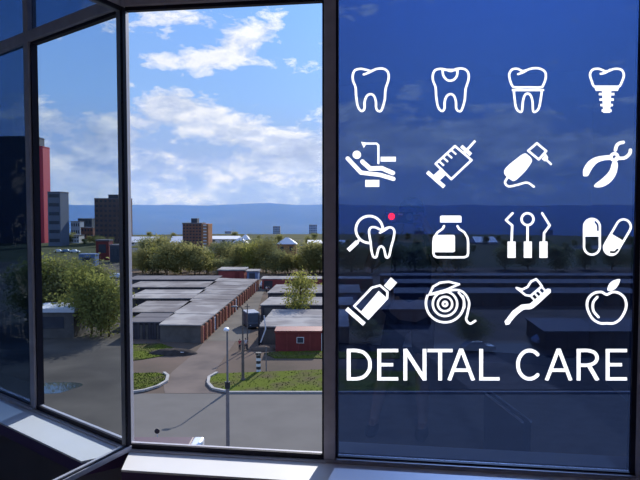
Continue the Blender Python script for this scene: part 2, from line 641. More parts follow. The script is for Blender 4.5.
def grass_patch(px, label, k):
    p = poly_px(px)
    o = MB().prism(p, 0, .12).build('grass', M['grass'])
    tag(o, label, 'grass', kind='stuff')
    # blades that stand up from the patch, denser near the rim
    rr = random.Random(k)
    xs = [q[0] for q in p]; ys = [q[1] for q in p]
    mb = MB()
    def inside(x, y):
        c = False
        for i in range(len(p)):
            a, b = p[i], p[i - 1]
            if (a[1] > y) != (b[1] > y) and x < (b[0] - a[0]) * (y - a[1]) / (b[1] - a[1]) + a[0]:
                c = not c
        return c
    for _ in range(1500):
        x, y = rr.uniform(min(xs), max(xs)), rr.uniform(min(ys), max(ys))
        if not inside(x, y):
            continue
        a = rr.uniform(0, 6.28); w = rr.uniform(.04, .10); h = rr.uniform(.04, .15)
        dx, dy = math.cos(a) * w, math.sin(a) * w
        mb.add([(x - dx, y - dy, .11), (x + dx, y + dy, .11), (x + rr.uniform(-.1, .1), y + rr.uniform(-.1, .1), .11 + h)], [(0, 1, 2)])
    mb.build('grass_tuft', M['grass'], o)
    return o
grass_patch([(127.8, 374), (130, 374), (158, 373.5), (167.5, 376), (166.5, 382), (158, 387), (145, 391), (127.8, 393)], 'mown green grass patch left of the drive behind a pale kerb', 1)
grass_patch([(214, 374.5), (330, 370), (420, 372), (420, 392.5), (228, 392), (213, 389), (208.5, 384), (209, 378)], 'green grass strip right of the drive under the utility pole', 2)
grass_patch([(127.8, 346), (130, 345), (160, 344), (176, 349), (170, 355), (140, 360), (127.8, 361)], 'weedy yellowish grass in front of the left garages', 3)
grass_patch([(264, 354), (275, 352.5), (330, 351.5), (400, 352), (400, 359), (275, 358.5)], 'bright green grass in front of the red garage', 4)

def kerb(px, name='kerb'):
    pts = [G(x, y, .06) for x, y in px]
    mb = MB()
    for i in range(len(pts) - 1):
        a, b = pts[i], pts[i + 1]
        d = (b - a).normalized(); n_ = Vector((-d.y, d.x, 0)) * .16
        mb.hexa([a - n_, b - n_, b + n_, a + n_] + [q + Vector((0, 0, .22)) for q in (a - n_, b - n_, b + n_, a + n_)])
    struct(mb, name, M['kerbstone'])
kerb([(127.8, 393.2), (130, 393.2), (145, 391), (158, 387), (166.5, 382), (168, 376.5), (164, 373.5)])
kerb([(217, 373.5), (209, 378), (208, 384), (213, 389.5), (228, 392.6)])
struct(MB().box(G(228, 393).x, 60, yr - .05, yr + .35, 0, .18), 'kerb', M['concrete'])


# ------------------------------------------------------------------ garages
def slab_px(px4, z, t=.22):                    # a roof through four pixel corners
    return [G(x, y, z) for x, y in px4]

def garage_row(label, corners, h=2.5, roof=M['roof_felt'], wall=M['garage_wall'], doors=None, n_doors=0, side=1, group='garage rows', over=.25, roof_lip=.16, door_mats=None):
    """corners: four ground points (near-left, near-right, far-right, far-left)"""
    c = [Vector((p.x, p.y, 0)) for p in corners]
    cen = sum(c, Vector()) / 4
    root = thing('garage_row', label, 'garages', cen, 0, group)
    l = [p - cen for p in c]
    MB().prism([(p.x, p.y) for p in l], 0, h).build('wall', wall, root)
    e = []
    for p in l:
        d = Vector((p.x, p.y, 0)).normalized()
        e.append(p + d * over)
    rb = MB().prism([(p.x, p.y) for p in e], h, h + roof_lip)
    # felt seams raised along the roof
    n_seam = max(2, int((l[3] - l[0]).length / 6.5)) if (l[3] - l[0]).length > (l[1] - l[0]).length else max(2, int((l[1] - l[0]).length / 6.5))
    longy = (l[3] - l[0]).length > (l[1] - l[0]).length
    for i in range(1, n_seam):
        t = i / n_seam
        a, b = (e[0].lerp(e[3], t), e[1].lerp(e[2], t)) if longy else (e[0].lerp(e[1], t), e[3].lerp(e[2], t))
        rb.tube([a + Vector((0, 0, h + roof_lip)), b + Vector((0, 0, h + roof_lip))], .07, 4)
    rb.build('roof', roof, root)
    if n_doors:
        a, b = (l[1], l[2]) if side == 1 else (l[0], l[1])
        d = (b - a); L = d.length; d.normalize(); nn = Vector((d.y, -d.x, 0))
        for i in range(n_doors):
            s0, s1 = L * (i + .14) / n_doors, L * (i + .86) / n_doors
            p = [a + d * s0, a + d * s1]
            q = [x + nn * .09 for x in p]
            mb = MB().hexa([p[0], q[0], q[1], p[1]] + [x + Vector((0, 0, h * .86)) for x in (p[0], q[0], q[1], p[1])])
            r_ = (i * 7 + 3) % 9
            dm = door_mats[r_ % len(door_mats)]
            mb.build('door', dm, root)
        # piers that part the doors
        for i in range(n_doors + 1):
            s = min(L - .15, max(.15, L * i / n_doors))
            p = a + d * s
            MB().box(p.x - .05, p.x + .32, p.y - .2, p.y + .2, 0, h - .02).build('pier', M['orange_door'] if side == 1 else wall, root)
    return root

ZR = 2.66
A = [G(160, 324, ZR), G(201, 324.8, ZR), G(257.5, 279.2, ZR), G(218.5, 277.9, ZR)]
mid1 = A[1].lerp(A[2], .30); mid0 = A[0].lerp(A[3], .30)
reds = [M['red_door'], M['orange_door'], M['red_door'], M['maroon'], M['orange_door'], M['red_door'], M['pale_door'], M['orange_door']]
garage_row('long garage row with red doors along the alley, nearest pale roofed section', [A[0], A[1], mid1, mid0], h=2.5, roof=M['roof_felt_b'], n_doors=7, door_mats=reds)
garage_row('long garage row with red doors along the alley, farther grey roofed section', [mid0 + Vector((0, .4, 0)), mid1 + Vector((0, .4, 0)), A[2], A[3]], h=2.5, roof=M['roof_felt'], n_doors=14, door_mats=reds)
rows = [  # y back, y front, right end px at the front, label
    (313.0, 321.6, 160, 'dark walled garage row nearest the grass on the left', M['roof_dark']),
    (301.0, 311.6, 174, 'grey garage row second from the grass on the left', M['roof_felt']),
    (289.6, 298.0, 191, 'grey garage row third from the grass on the left', M['roof_felt_b']),
    (281.4, 287.0, 206, 'grey garage row fourth from the grass on the left', M['roof_felt']),
    (275.6, 279.4, 214, 'dark garage row farthest from the grass on the left, below the trees', M['roof_dark'])]
for yb, yf, xr, lab, rm in rows:
    nl, nr = G(126.5, yf, ZR), G(xr, yf, ZR)
    fy = G(130, yb, ZR).y
    k = fy - nr.y
    garage_row(lab, [nl, nr, Vector((nr.x + .4, fy, 0)), Vector((nl.x, fy, 0))], h=2.5, roof=rm, wall=M['garage_dark'], n_doors=max(6, int((nr.x - nl.x) / 3.4)), side=0, door_mats=[M['garage_wall'], M['garage_dark'], M['garage_wall']])
rrows = [  # y back, y front, left px, right px
    (309.5, 326.0, 259.5, 348, 'pale roofed garage row right of the alley behind the red garage', M['roof_felt_b']),
    (297.0, 304.8, 261, 352, 'pale roofed garage row right of the alley, second from the street', M['roof_felt_b']),
    (284.5, 292.6, 268, 360, 'grey garage row right of the alley, third from the street', M['roof_felt'])]
for yb, yf, xl, xr, lab, rm in rrows:
    nl, nr = G(xl, yf, ZR), G(xr, yf, ZR)
    fy = G(300, yb, ZR).y
    garage_row(lab, [nl, nr, Vector((nr.x + .5, fy, 0)), Vector((nl.x + .9, fy, 0))], h=2.5, roof=rm, wall=M['garage_dark'], n_doors=max(4, int((nr.x - nl.x) / 3.4)), side=0, door_mats=[M['garage_wall'], M['blue_metal'], M['garage_dark']])
nl, nr = G(262, 278.6, ZR), G(372, 278.6, ZR)
garage_row('long dark garage row closing the far end of the alley', [nl, nr, Vector((nr.x, nl.y + 6, 0)), Vector((nl.x, nl.y + 6, 0))], h=2.5, roof=M['roof_felt_b'], wall=M['maroon'], n_doors=9, side=0, door_mats=[M['garage_dark'], M['maroon'], M['garage_dark']])
# rows beyond the tinted pane
for yb, yf, xl, xr, lab, rm in [
        (287.5, 293.0, 395, 640, 'grey garage row behind the tinted glass, in front of the lot', M['roof_dark']),
        (279.0, 283.0, 385, 650, 'grey garage row behind the tinted glass, middle of three', M['roof_dark']),
        (273.0, 275.5, 380, 655, 'grey garage row behind the tinted glass, farthest of three', M['roof_dark']),
        (300.0, 309.0, 352, 430, 'short grey garage row behind the tinted glass, beside the floss sticker', M['roof_dark']),
        (318.0, 331.0, 545, 660, 'low flat roofed shed row beside the dark lot, behind the tinted glass', M['roof_dark'])]:
    nl, nr = G(xl, yf, ZR), G(xr, yf, ZR)
    fy = G(400, yb, ZR).y
    garage_row(lab, [nl, nr, Vector((nr.x + 2, fy, 0)), Vector((nl.x + 1, fy, 0))], h=2.5, roof=rm, wall=M['garage_dark'], n_doors=max(5, min(20, int((nr.x - nl.x) / 3.4))), side=0, door_mats=[M['garage_wall'], M['garage_dark']])

# dark asphalt lot behind the tinted glass
struct(MB().prism(poly_px([(352, 390), (720, 390), (700, 345), (440, 343), (405, 330), (385, 312), (366, 316)]), 0, .03), 'pavement', mat('dark_lot', (.06, .06, .068), .9, 0, .2, .3))
struct(MB().prism(poly_px([(372, 312), (400, 310), (470, 343), (560, 390), (470, 390)]), 0.03, .05), 'path', M['drive'])


def shed(name, label, cat, px_l, px_r, py_base, h, depth, roof_m, wall_m, lip=.2, over=.2, group=None, gable=0.0, mb_extra=None):
    a, b = G(px_l, py_base), G(px_r, py_base)
    cen = (a + b) / 2 + Vector((0, depth / 2, 0))
    w = (b - a).length
    root = thing(name, label, cat, cen, 0, group)
    MB().box(-w / 2, w / 2, -depth / 2, depth / 2, 0, h).build('wall', wall_m, root)
    x, y = w / 2 + over, depth / 2 + over
    if gable == 0:
        MB().box(-x, x, -y, y, h, h + lip).build('roof', roof_m, root)
    elif gable > 0:
        MB().add([(-x, -y, h), (x, -y, h), (x, y, h), (-x, y, h), (-x, 0, h + gable), (x, 0, h + gable)],
                 [(0, 1, 5, 4), (2, 3, 4, 5), (1, 2, 5), (3, 0, 4), (3, 2, 1, 0)]).build('roof', roof_m, root)
    else:
        MB().add([(-x, -y, h), (x, -y, h), (x, y, h), (-x, y, h), (0, 0, h - gable)], [(0, 1, 4), (1, 2, 4), (2, 3, 4), (3, 0, 4), (3, 2, 1, 0)]).build('roof', roof_m, root)
    return root, w, depth


# the red garage in front
root, w, dp = shed('garage', 'low dark red metal garage with a small window by the grass strip', 'garage', 275.5, 321.5, 351.5, 2.55, 3.2, M['red_metal'], M['red_metal'], .32, .12)
fr = MB().box(-.25, .75, -dp / 2 - .06, -dp / 2 + .02, 1.15, 2.0).build('window', M['white_paint'], root)
MB().box(-.17, .67, -dp / 2 - .09, -dp / 2 - .05, 1.22, 1.93).build('pane', M['dark_window'], fr)
for i in range(1, 4):
    MB().box(-w / 2 + w * i / 4 - .04, -w / 2 + w * i / 4 + .04, -dp / 2 - .04, -dp / 2, 0.05, 2.5).build('rib', M['maroon'], root)
MB().box(w / 2 - .02, w / 2 + .05, -dp / 2 - .06, -dp / 2 + .1, 0, 2.55).build('corner_post', M['white_paint'], root)

# far end of the block
root, w, dp = shed('garage', 'raised dark red garage with pale flat roof behind the long garage row', 'garage', 218.5, 244, 280.5, 2.75, 8, M['roof_felt_b'], M['maroon'], .35, .35)
MB().box(w / 2 - 2.6, w / 2 - 1.2, -dp / 2 - .1, -dp / 2, .1, 2.3).build('door', M['red_metal'], root)
root, w, dp = shed('kiosk', 'small blue shed with pale roof at the far end of the alley', 'shed', 247, 258, 281, 2.6, 5, M['roof_felt_b'], M['blue_metal'], .3, .3)
MB().box(-.9, .7, -dp / 2 - .1, -dp / 2, 0, 2.2).build('door', M['slate'], root)

# city buildings
def block(name, label, cat, px_l, px_r, py_top, D, floors, bays, wall_m, z0=0.0, depth=14, roof_m=None, group=None, pent=False, band=False, cen=None, rz=0, width=None, height=None):
    if cen is None:
        a, b = gy(px_l, py_top, D), gy(px_r, py_top, D)
        w, h = (b - a).length, a.z - z0
        cen = Vector(((a.x + b.x) / 2, D + depth / 2, z0))
    else:
        w, h = width, height
    root = thing(name, label, cat, cen, rz, group)
    MB().box(-w / 2, w / 2, -depth / 2, depth / 2, 0, h).build('wall', wall_m, root)
    MB().box(-w / 2 - .15, w / 2 + .15, -depth / 2 - .15, depth / 2 + .15, h, h + .6).build('roof', roof_m or M['roof_dark'], root)
    if pent:
        MB().box(-w * .12, w * .2, -depth * .2, depth * .25, h + .6, h + 3.0).build('penthouse', M['slate'], root)
    fh = h / max(1, floors)
    if band:
        for f in range(floors):
            z = f * fh + fh * .45
            MB().box(-w / 2 + .6, w / 2 - .6, -depth / 2 - .06, -depth / 2, z, z + fh * .38).build('window', M['dark_window'], root)
    else:
        for f in range(floors):
            for k in range(bays):
                x = -w / 2 + w * (k + .5) / bays
                z = f * fh + fh * .38
                ww = w / bays * .28
                MB().box(x - ww, x + ww, -depth / 2 - .06, -depth / 2, z, z + fh * .45).build('window', M['dark_window'], root)
    return root

b = block('apartment_building', 'brown brick apartment block standing above the trees below the hills', 'building', 182.5, 201.5, 224, 330, 8, 6, M['brick'], depth=12, pent=True)
# its paler end bay
bw = 3.6
a0 = gy(201.5, 224, 330)
MB().box(a0.x - b.location.x, a0.x - b.location.x + bw, -6, 6, 0, a0.z).build('end_bay', M['brick_o'], b)
for f in range(8):
    z = a0.z / 8 * (f + .35)
    MB().box(a0.x - b.location.x + .9, a0.x - b.location.x + 2.6, -6.1, -6, z, z + a0.z / 8 * .45).build('window', M['white_wall'], b)

def hall(label, px_l, px_r, py_top, py_base_hint, D, roof_h=1.2, wall_m=None, roof_m=None, hip=0, depth=16, name='warehouse', cat='building'):
    a, b_ = gy(px_l, py_top, D), gy(px_r, py_top, D)
    w = (b_ - a).length
    top = a.z
    root = thing(name, label, cat, ((a.x + b_.x) / 2, D + depth / 2, -.05))
    h = top - roof_h
    MB().box(-w / 2, w / 2, -depth / 2, depth / 2, 0, h).build('wall', wall_m or M['white_wall'], root)
    x, y = w / 2 + .4, depth / 2 + .4
    if hip:
        MB().add([(-x, -y, h), (x, -y, h), (x, y, h), (-x, y, h), (-x * .15, 0, top), (x * .15, 0, top)], [(0, 1, 5, 4), (2, 3, 4, 5), (1, 2, 5), (3, 0, 4), (3, 2, 1, 0)]).build('roof', roof_m or M['white_roof'], root)
    else:
        MB().add([(-x, -y, h), (x, -y, h), (x, y, h), (-x, y, h), (-x, 0, top), (x, 0, top)], [(0, 1, 5, 4), (2, 3, 4, 5), (1, 2, 5), (3, 0, 4), (3, 2, 1, 0)]).build('roof', roof_m or M['white_roof'], root)
    nw = max(2, int(w / 5))
    for k in range(nw):
        xx = -w / 2 + w * (k + .5) / nw
        MB().box(xx - .8, xx + .8, -depth / 2 - .06, -depth / 2, h * .45, h * .8).build('window', M['dark_window'], root)
    return root
hall('long white roofed hall left of the near trees, beside the window jamb', 128, 155, 237, 0, 360, 3.0)
hall('white roofed hall just left of the brown apartment block', 170, 183, 236.5, 0, 372, 3.4)
hall('long low white roofed hall right of the brown apartment block', 209, 238, 236.3, 0, 380, 1.6)
hall('white gabled house in front of the long low hall', 231, 247, 238.2, 0, 345, 3.0, depth=9, hip=1, name='house', cat='house')
hall('white domed roof house beside the long low hall', 240, 249, 234.8, 0, 362, 3.0, depth=9, hip=1, name='house', cat='house')
hall('orange brick house with a pale pyramid roof among the trees', 277, 296, 237.8, 0, 275, 2.8, wall_m=M['brick_o'], hip=1, depth=9, name='house', cat='house')
hall('maroon walled house with grey roof left of the near trees', 128.5, 147, 248.5, 0, 245, 2.2, wall_m=M['maroon'], roof_m=M['roof_felt_b'], name='house', cat='house', depth=8)
hall('low pale roofed shed between trees below the left halls', 148, 165, 248, 0, 262, 1.2, depth=7, name='shed', cat='shed')
hall('pale house peeping over the trees below the brown block', 203, 216, 247.2, 0, 252, 2.4, roof_m=M['roof_felt_b'], wall_m=M['brick_o'], depth=8, name='house', cat='house')
hall('low grey roofed hall at the right, beside the mullion', 308, 345, 240.5, 0, 350, 1.6)
hall('white roofed hall seen through the tinted glass beside the bottle sticker', 476, 497, 237.0, 0, 380, 3.2)
hall('brown house with dark roof through the tinted glass beside the tooth and lens sticker', 352, 378, 243, 0, 300, 2.5, wall_m=M['brick'], roof_m=M['roof_dark'], name='house', cat='house')
hall('long grey roofed hall through the tinted glass beside the capsules', 575, 650, 246, 0, 330, 2.0, roof_m=M['roof_felt'])

# towers far down in the valley
for i, (px, w, top, D, lab) in enumerate([
        (276.5, 7, 226.5, 1350, 'hazy far tower block left of the pale pyramid roof'),
        (313, 8, 225, 1400, 'hazy far tower block beside the right mullion'),
        (228, 6, 231.5, 1500, 'hazy far block above the long low white hall'),
        (420, 9, 231, 1300, 'hazy far block through the tinted glass beside the bottle'),
        (548, 10, 230, 1350, 'hazy far block through the tinted glass between the tools and the capsules')]):
    D_ = D
    z0 = land_z(D_, math.atan((px - 320) / F)) - 1
    block('tower_block', lab, 'building', px - w / 2, px + w / 2, top, D_, 9, 5, M['grey_wall'], z0=z0, depth=18, group='far tower blocks')


# ------------------------------------------------------------------ trees
def tree_protos():
    out = []
    specs = [  # height, crown width, trunk share, leaves, leaf size, material
        (9.0, 3.4, .16, 2600, .24, 'leaf_y', 1), (10, 5.2, .05, 4200, .34, 'leaf_o', 2), (8, 5.0, .04, 3600, .32, 'leaf_d', 3),
        (7.5, 3.6, .03, 3000, .26, 'leaf_y', 4), (9.5, 4.6, .08, 3600, .32, 'leaf_o', 5)]
    for h, cw, ts, n, ls, mt, sd in specs:
        rr = random.Random(sd * 31)
        tr = MB()
        tr.tube([(0, 0, -.1), (.05, .04, h * .3), (-.08, .05, h * .62), (.0, 0, h * .88)], [h * .022, h * .017, h * .011, .02], 8)
        tips = []
        for k in range(13):
            z0 = h * rr.uniform(max(ts, .08), .70)
            a = k * 2.4 + rr.uniform(-.4, .4)
            L = cw * rr.uniform(.5, .95) * (1 - .4 * (z0 / h))
            up_ = rr.uniform(.5, 1.3)
            p1 = Vector((math.cos(a) * L * .5, math.sin(a) * L * .5, z0 + L * .4 * up_))
            p2 = Vector((math.cos(a) * L, math.sin(a) * L, z0 + L * up_))
            p2.z = min(p2.z, h * .95)
            tr.tube([(0, 0, z0), p1, p2], [h * .009, h * .006, .02], 5)
            tips += [p2, p1, p1.lerp(p2, .5)]
        tips += [Vector((0, 0, h * .9)), Vector((rr.uniform(-.6, .6), rr.uniform(-.6, .6), h * .8))] * 3
        lf = MB()
        for i in range(n):
            c = tips[rr.randrange(len(tips))]
            s = cw * .24
            p = c + Vector((rr.gauss(0, s), rr.gauss(0, s), rr.gauss(0, s * .8)))
            if p.z < h * ts:
                p.z = h * ts + rr.random() * .8
            d1 = Vector((rr.gauss(0, 1), rr.gauss(0, 1), rr.gauss(0, 1))).normalized()
            d2 = d1.orthogonal().normalized()
            q = ls * rr.uniform(.5, 1.1)
            lf.add([p - d1 * q, p + d2 * q * .55, p + d1 * q, p - d2 * q * .55], [(0, 1, 2, 3)])
        out.append((tr.mesh('trunk', M['bark'], True), lf.mesh('foliage', M[mt])))
    return out
PROTOS = tree_protos()
def tree(kind, loc, scale, label, group, name='tree', rz=None):
    t = thing(name, label, 'tree', loc, rng.uniform(0, 6.28) if rz is None else rz, group, scale)
    for nm, me in zip(('trunk', 'foliage'), PROTOS[kind]):
        o = bpy.data.objects.new(nm, me)
        COL.objects.link(o)
        o.parent = t
    return t

HT = [9.0, 10, 8, 7.5, 9.5]
def tree_px(kind, px, py_base, py_top, label, group, wide=1.0, name='tree'):
    p = G(px, py_base)
    z = gy(px, py_top, p.y).z
    s = z / HT[kind] / 1.12
    return tree(kind, p, (s * wide, s * wide, s), label, group, name)

tree_px(0, 300.5, 320, 266, 'slender young yellow-green tree growing between the right garage rows', None, 1.0)
KIND = {0: 'bright yellow-green tree', 1: 'broad olive tree', 2: 'dull green bushy tree', 3: 'low yellowish tree', 4: 'tall olive tree'}
grpL = 'trees behind the left garage rows'
spots = [(1, 143, 274, 246, 1.0), (3, 158, 273, 244, 1.2), (1, 167, 275, 241, 1.1), (4, 181, 274, 240, 1.2), (1, 195, 275, 243, 1.15), (0, 207, 274, 247, 1.3), (2, 150, 262, 238, 1.1), (1, 132, 272, 250, 1.0),
         (4, 161, 266, 234, 1.0)]
where = ['nearest the left jamb', 'second from the left jamb', 'third from the left jamb', 'standing tallest below the brown block', 'right under the brown block', 'left of the raised red garage', 'behind the front line, by the white hall', 'hidden half by the jamb', 'rising highest left of the brown block']
for (k, px, pb, pt, wd), wh in zip(spots, where):
    tree_px(k, px, pb, pt, KIND[k] + ' behind the left garages, ' + wh, grpL, wd)
grpR = 'trees behind the far end of the alley'
spots = [(2, 220, 268, 243, 1.2), (4, 232, 269, 242, 1.1), (1, 244, 271, 242, 1.2), (3, 254, 272, 241, 1.1), (4, 266, 273, 235, 1.0), (2, 276, 274, 250, 1.2), (1, 288, 274, 252, 1.1), (0, 298, 273, 252, 1.1), (4, 309, 274, 241, 1.2), (1, 320, 274, 240, 1.2), (2, 331, 273, 243, 1.2), (2, 238, 262, 241, 1.4), (2, 260, 258, 239, 1.4)]
where = ['left of the raised red garage roof', 'just behind the raised red garage', 'behind the right end of the raised red garage', 'behind the blue shed', 'tallest, left of the pyramid roof', 'below the pyramid roof, left', 'below the pyramid roof, right', 'right of the pyramid roof', 'left of the mullion, tall', 'half behind the mullion', 'behind the mullion', 'behind the front line, below the white gabled house', 'behind the front line, left of the pyramid roof']
for (k, px, pb, pt, wd), wh in zip(spots, where):
    tree_px(k, px, pb, pt, KIND[k] + ', ' + wh, grpR, wd)
grpD = 'trees seen through the tinted glass'
spots = [(2, 352, 272, 245), (1, 372, 273, 246), (4, 395, 271, 243), (2, 415, 270, 246), (1, 436, 271, 244), (2, 458, 270, 247), (4, 505, 269, 244), (1, 528, 270, 246), (2, 556, 271, 245), (4, 585, 269, 247), (1, 612, 270, 246), (2, 640, 270, 245), (1, 470, 345, 312), (2, 366, 342, 318)]
where = ['beside the lens sticker handle', 'below the tooth and lens sticker', 'right of the tooth and lens sticker', 'left of the bottle sticker', 'behind the bottle sticker', 'right of the bottle sticker', 'left of the probe stickers', 'behind the probe stickers', 'right of the probe stickers', 'behind the upright capsule', 'behind the slanted capsule', 'at the right frame', 'on the dark lot beside the floss sticker', 'behind the toothpaste sticker']
for (k, px, pb, pt), wh in zip(spots, where):
    tree_px(k, px, pb, pt, KIND[k] + ' through tinted glass, ' + wh, grpD, 1.25)
# low bushes at the foot of the tree line
for i in range(17):
    px = 137 + 190 * (i + rng.uniform(.2, .8)) / 17
    p = G(px, rng.uniform(271.5, 274.5))
    sc = rng.uniform(.36, .52)
    tree((3, 2, 1)[i % 3], p, (sc * 1.5, sc * 1.5, sc), 'low olive bush at the foot of the tree line behind the garages', 'bushes at the foot of the tree line', 'bush')
# scattered crowns of the town behind
town = 'trees of the town beyond'
for i in range(46):
    px = 132 + 515 * (i + rng.uniform(.1, .9)) / 46
    D = rng.uniform(285, 455)
    a = math.atan((px - 320) / F)
    p = Vector((D * (px - 320) / F, D, -.06))
    k = (2, 1, 2, 4)[i % 4]
    tree(k, p, rng.uniform(.34, .58), 'small dull tree far off among the roofs of the town', town)

# ------------------------------------------------------------------ street furniture
def lamp_post(px, py_base, py_top, label, head='globe', r=.12, arm=None, m=M['steel'], group=None):
    p = G(px, py_base)
    top = gy(px, py_top, p.y).z
    root = thing('street_lamp', label, 'street lamp', p, 0, group)
    MB().tube([(0, 0, 0), (0, 0, .35)], [r * 1.9, r * 1.7], 12).build('base', m, root)
    MB().tube([(0, 0, .3), (0, 0, top * .55), (0, 0, top * .56), (0, 0, top - .25)], [r * 1.15, r, r * .62, r * .5], 12).build('pole', m, root)
    if head == 'globe':
        MB().tube([(0, 0, top * .535), (0, 0, top * .585)], r * 1.6, 12).build('collar', M['black_paint'], root)
        MB().tube([(0, 0, top - .3), (.02, -.1, top - .05), (.02, -.35, top + .02)], r * .5, 8).build('arm', m, root)
        MB().ball((.02, -.5, top + .02), (.22, .38, .17), 14, 9).build('lamp_head', M['lamp_white'], root, True)
    else:
        MB().tube([(0, 0, top - .3), (-.15, -.1, top), (-.6, -.35, top + .12)], r * .45, 8).build('arm', m, root)
        MB().ball((-.85, -.5, top + .13), (.4, .22, .12), 12, 7).build('lamp_head', M['steel'], root, True)
    return root
lamp_post(228.0, 456, 328.5, 'tall grey street lamp with white head standing before the road', 'globe', .13)
lamp_post(243.0, 381.0, 307, 'weathered utility pole with a small lamp standing on the grass strip', 'arm', .15, m=M['wood'])
# a slim pole beside it
p = G(247.5, 349.5)
t = thing('utility_pole', 'thin dark pole beside the alley entrance, behind the weathered pole', 'pole', p)
MB().tube([(0, 0, 0), (0, 0, 6.4)], [.11, .07], 8).build('post', M['wood'], t)
MB().tube([(-.35, 0, 6.0), (.35, 0, 6.0)], .05, 6).build('crossarm', M['wood'], t)

# striped barrier with raised arm at the alley entrance
p = G(258.5, 372)
bar = thing('barrier_gate', 'road barrier with black and white striped post and raised white arm by the alley', 'barrier', p)
sm = stripe_mat('black_white_bands', (.72, .72, .72), (.03, .03, .03), 2, 1.45, .5)
MB().tube([(0, 0, 0), (0, 0, 2.15)], .27, 14).build('striped_post', sm, bar)
MB().box(-.32, .32, -.32, .32, 2.15, 2.35).build('cap', M['black_paint'], bar)
q = G(259.5, 371) - p
MB().tube([(.9, .2, 0), (.9, .2, 3.0)], .07, 8).build('support', M['steel'], bar)
p2 = G(259, 346)
bar2 = thing('boom_barrier', 'tall dark mast with a bent white boom raised beside the parked van', 'barrier', p2)
MB().tube([(0, 0, 0), (0, 0, 4.6)], [.14, .1], 10).build('mast', M['black_paint'], bar2)
MB().tube([(.25, 0, .5), (.95, 0, 2.4), (.75, 0, 4.4)], [.1, .1, .08], 8).build('boom', M['white_paint'], bar2)
# mound of earth beside it
hp = G(263, 350)
mb = MB()
mb.ball((0, 0, -.1), (1.7, 1.1, .75), 18, 10)
mb.v = [(x + .12 * noise.noise(Vector((x * 2, y * 2, z * 2))), y, z + .12 * noise.noise(Vector((x * 2.3, y * 2, 3)))) for x, y, z in mb.v]
o = mb.build('earth_mound', M['dirt'], None, True)
o.location = hp
tag(o, 'small brown mound of earth beside the boom barrier', 'mound')
# earth heap on the weedy grass at left
mb = MB()
mb.ball((0, 0, -.15), (3.4, 1.3, .9), 24, 10)
mb.v = [(x + .2 * noise.noise(Vector((x * 1.3, y * 2, z * 2))), y, z + .25 * noise.noise(Vector((x * 1.7, y * 2, 3)))) for x, y, z in mb.v]
o = mb.build('rubble_heap', mat('dark_rubble', (.07, .06, .055), 1, 0, .4, 1.5), None, True)
o.location = G(173, 354)
tag(o, 'long low heap of dark rubble in front of the left garages', 'heap')
o = MB().box(-.3, .3, -.25, .25, 0, .45).build('stone_block', M['white_paint'], None, bevel=.06)
o.location = G(182.5, 355)
tag(o, 'small pale block lying at the right end of the rubble heap', 'block')

# ------------------------------------------------------------------ vehicles
def vehicle(name, label, cat, loc, rz, L, Wd, Hh, paint, van=False, group=None):
    root = thing(name, label, cat, loc, rz, group)
    x = L / 2
    prof = [(-x, .35), (x, .35), (x, .75), (x * .95, .9), (x * .45, .98), (x * .2, Hh), (-x * .6, Hh), (-x * .9, .98), (-x, .85)] if not van else \
           [(-x, .35), (x, .35), (x, .95), (x * .86, 1.15), (x * .68, Hh), (-x * .97, Hh), (-x, Hh * .9)]
    def extr(pf, hw, taper=1.0):
        n = len(pf)
        vs = [(px_, -hw * (taper if pz > 1.0 and not van else 1), pz) for px_, pz in pf] + [(px_, hw * (taper if pz > 1.0 and not van else 1), pz) for px_, pz in pf]
        return MB().add(vs, [tuple(range(n)), tuple(reversed(range(n, 2 * n)))] + [(i, n + i, n + (i + 1) % n, (i + 1) % n) for i in range(n)])
    extr(prof, Wd / 2, .82).build('body', paint, root, bevel=.06)
    g = [(x * .40, 1.0), (x * .17, Hh - .08), (-x * .57, Hh - .08), (-x * .84, 1.0)] if not van else [(x * .80, 1.2), (x * .66, Hh - .15), (x * .3, Hh - .15), (x * .3, 1.2)]
    ww = Wd / 2 * (.86 if not van else 1) + .015
    MB().add([(a, -ww, c) for a, c in g] + [(a, ww, c) for a, c in g], [(0, 1, 2, 3), (7, 6, 5, 4), (0, 4, 5, 1), (2, 6, 7, 3), (1, 5, 6, 2), (3, 7, 4, 0)]).build('windows', M['dark_window'], root)
    gx = (x * .43, x * .20) if not van else (x * .85, x * .69)
    MB().add([(gx[0] + .03, -Wd * .36, 1.0 if not van else 1.2), (gx[0] + .03, Wd * .36, 1.0 if not van else 1.2), (gx[1] + .05, Wd * .33, Hh - .08), (gx[1] + .05, -Wd * .33, Hh - .08)], [(0, 1, 2, 3)]).build('windscreen', M['dark_window'], root)
    for sx in (-.62, .62):
        for sy in (-1, 1):
            MB().tube([(x * sx, sy * (Wd / 2 - .2), .32), (x * sx, sy * (Wd / 2 + .02), .32)], .32, 14).build('wheel', M['rubber'], root)
    for sy in (-1, 1):
        MB().ball((x * .985, sy * Wd * .36, .72), (.05, .15, .09), 8, 6).build('headlight', M['lamp_white'], root)
    return root
vehicle('car', 'white car with dark windscreen parked at the far end of the alley', 'car', G(264.3, 287), R(-95), 4.2, 1.75, 1.5, M['car_white'])
vehicle('van', 'dark van with a pale roof parked where the alley starts', 'van', G(251.5, 327), R(-70), 4.8, 2.1, 2.5, M['slate'], True)
MB().box(-2.2, 1.5, -1.0, 1.0, 2.5, 2.62).build('roof', M['grey_wall'], bpy.data.objects['van'])
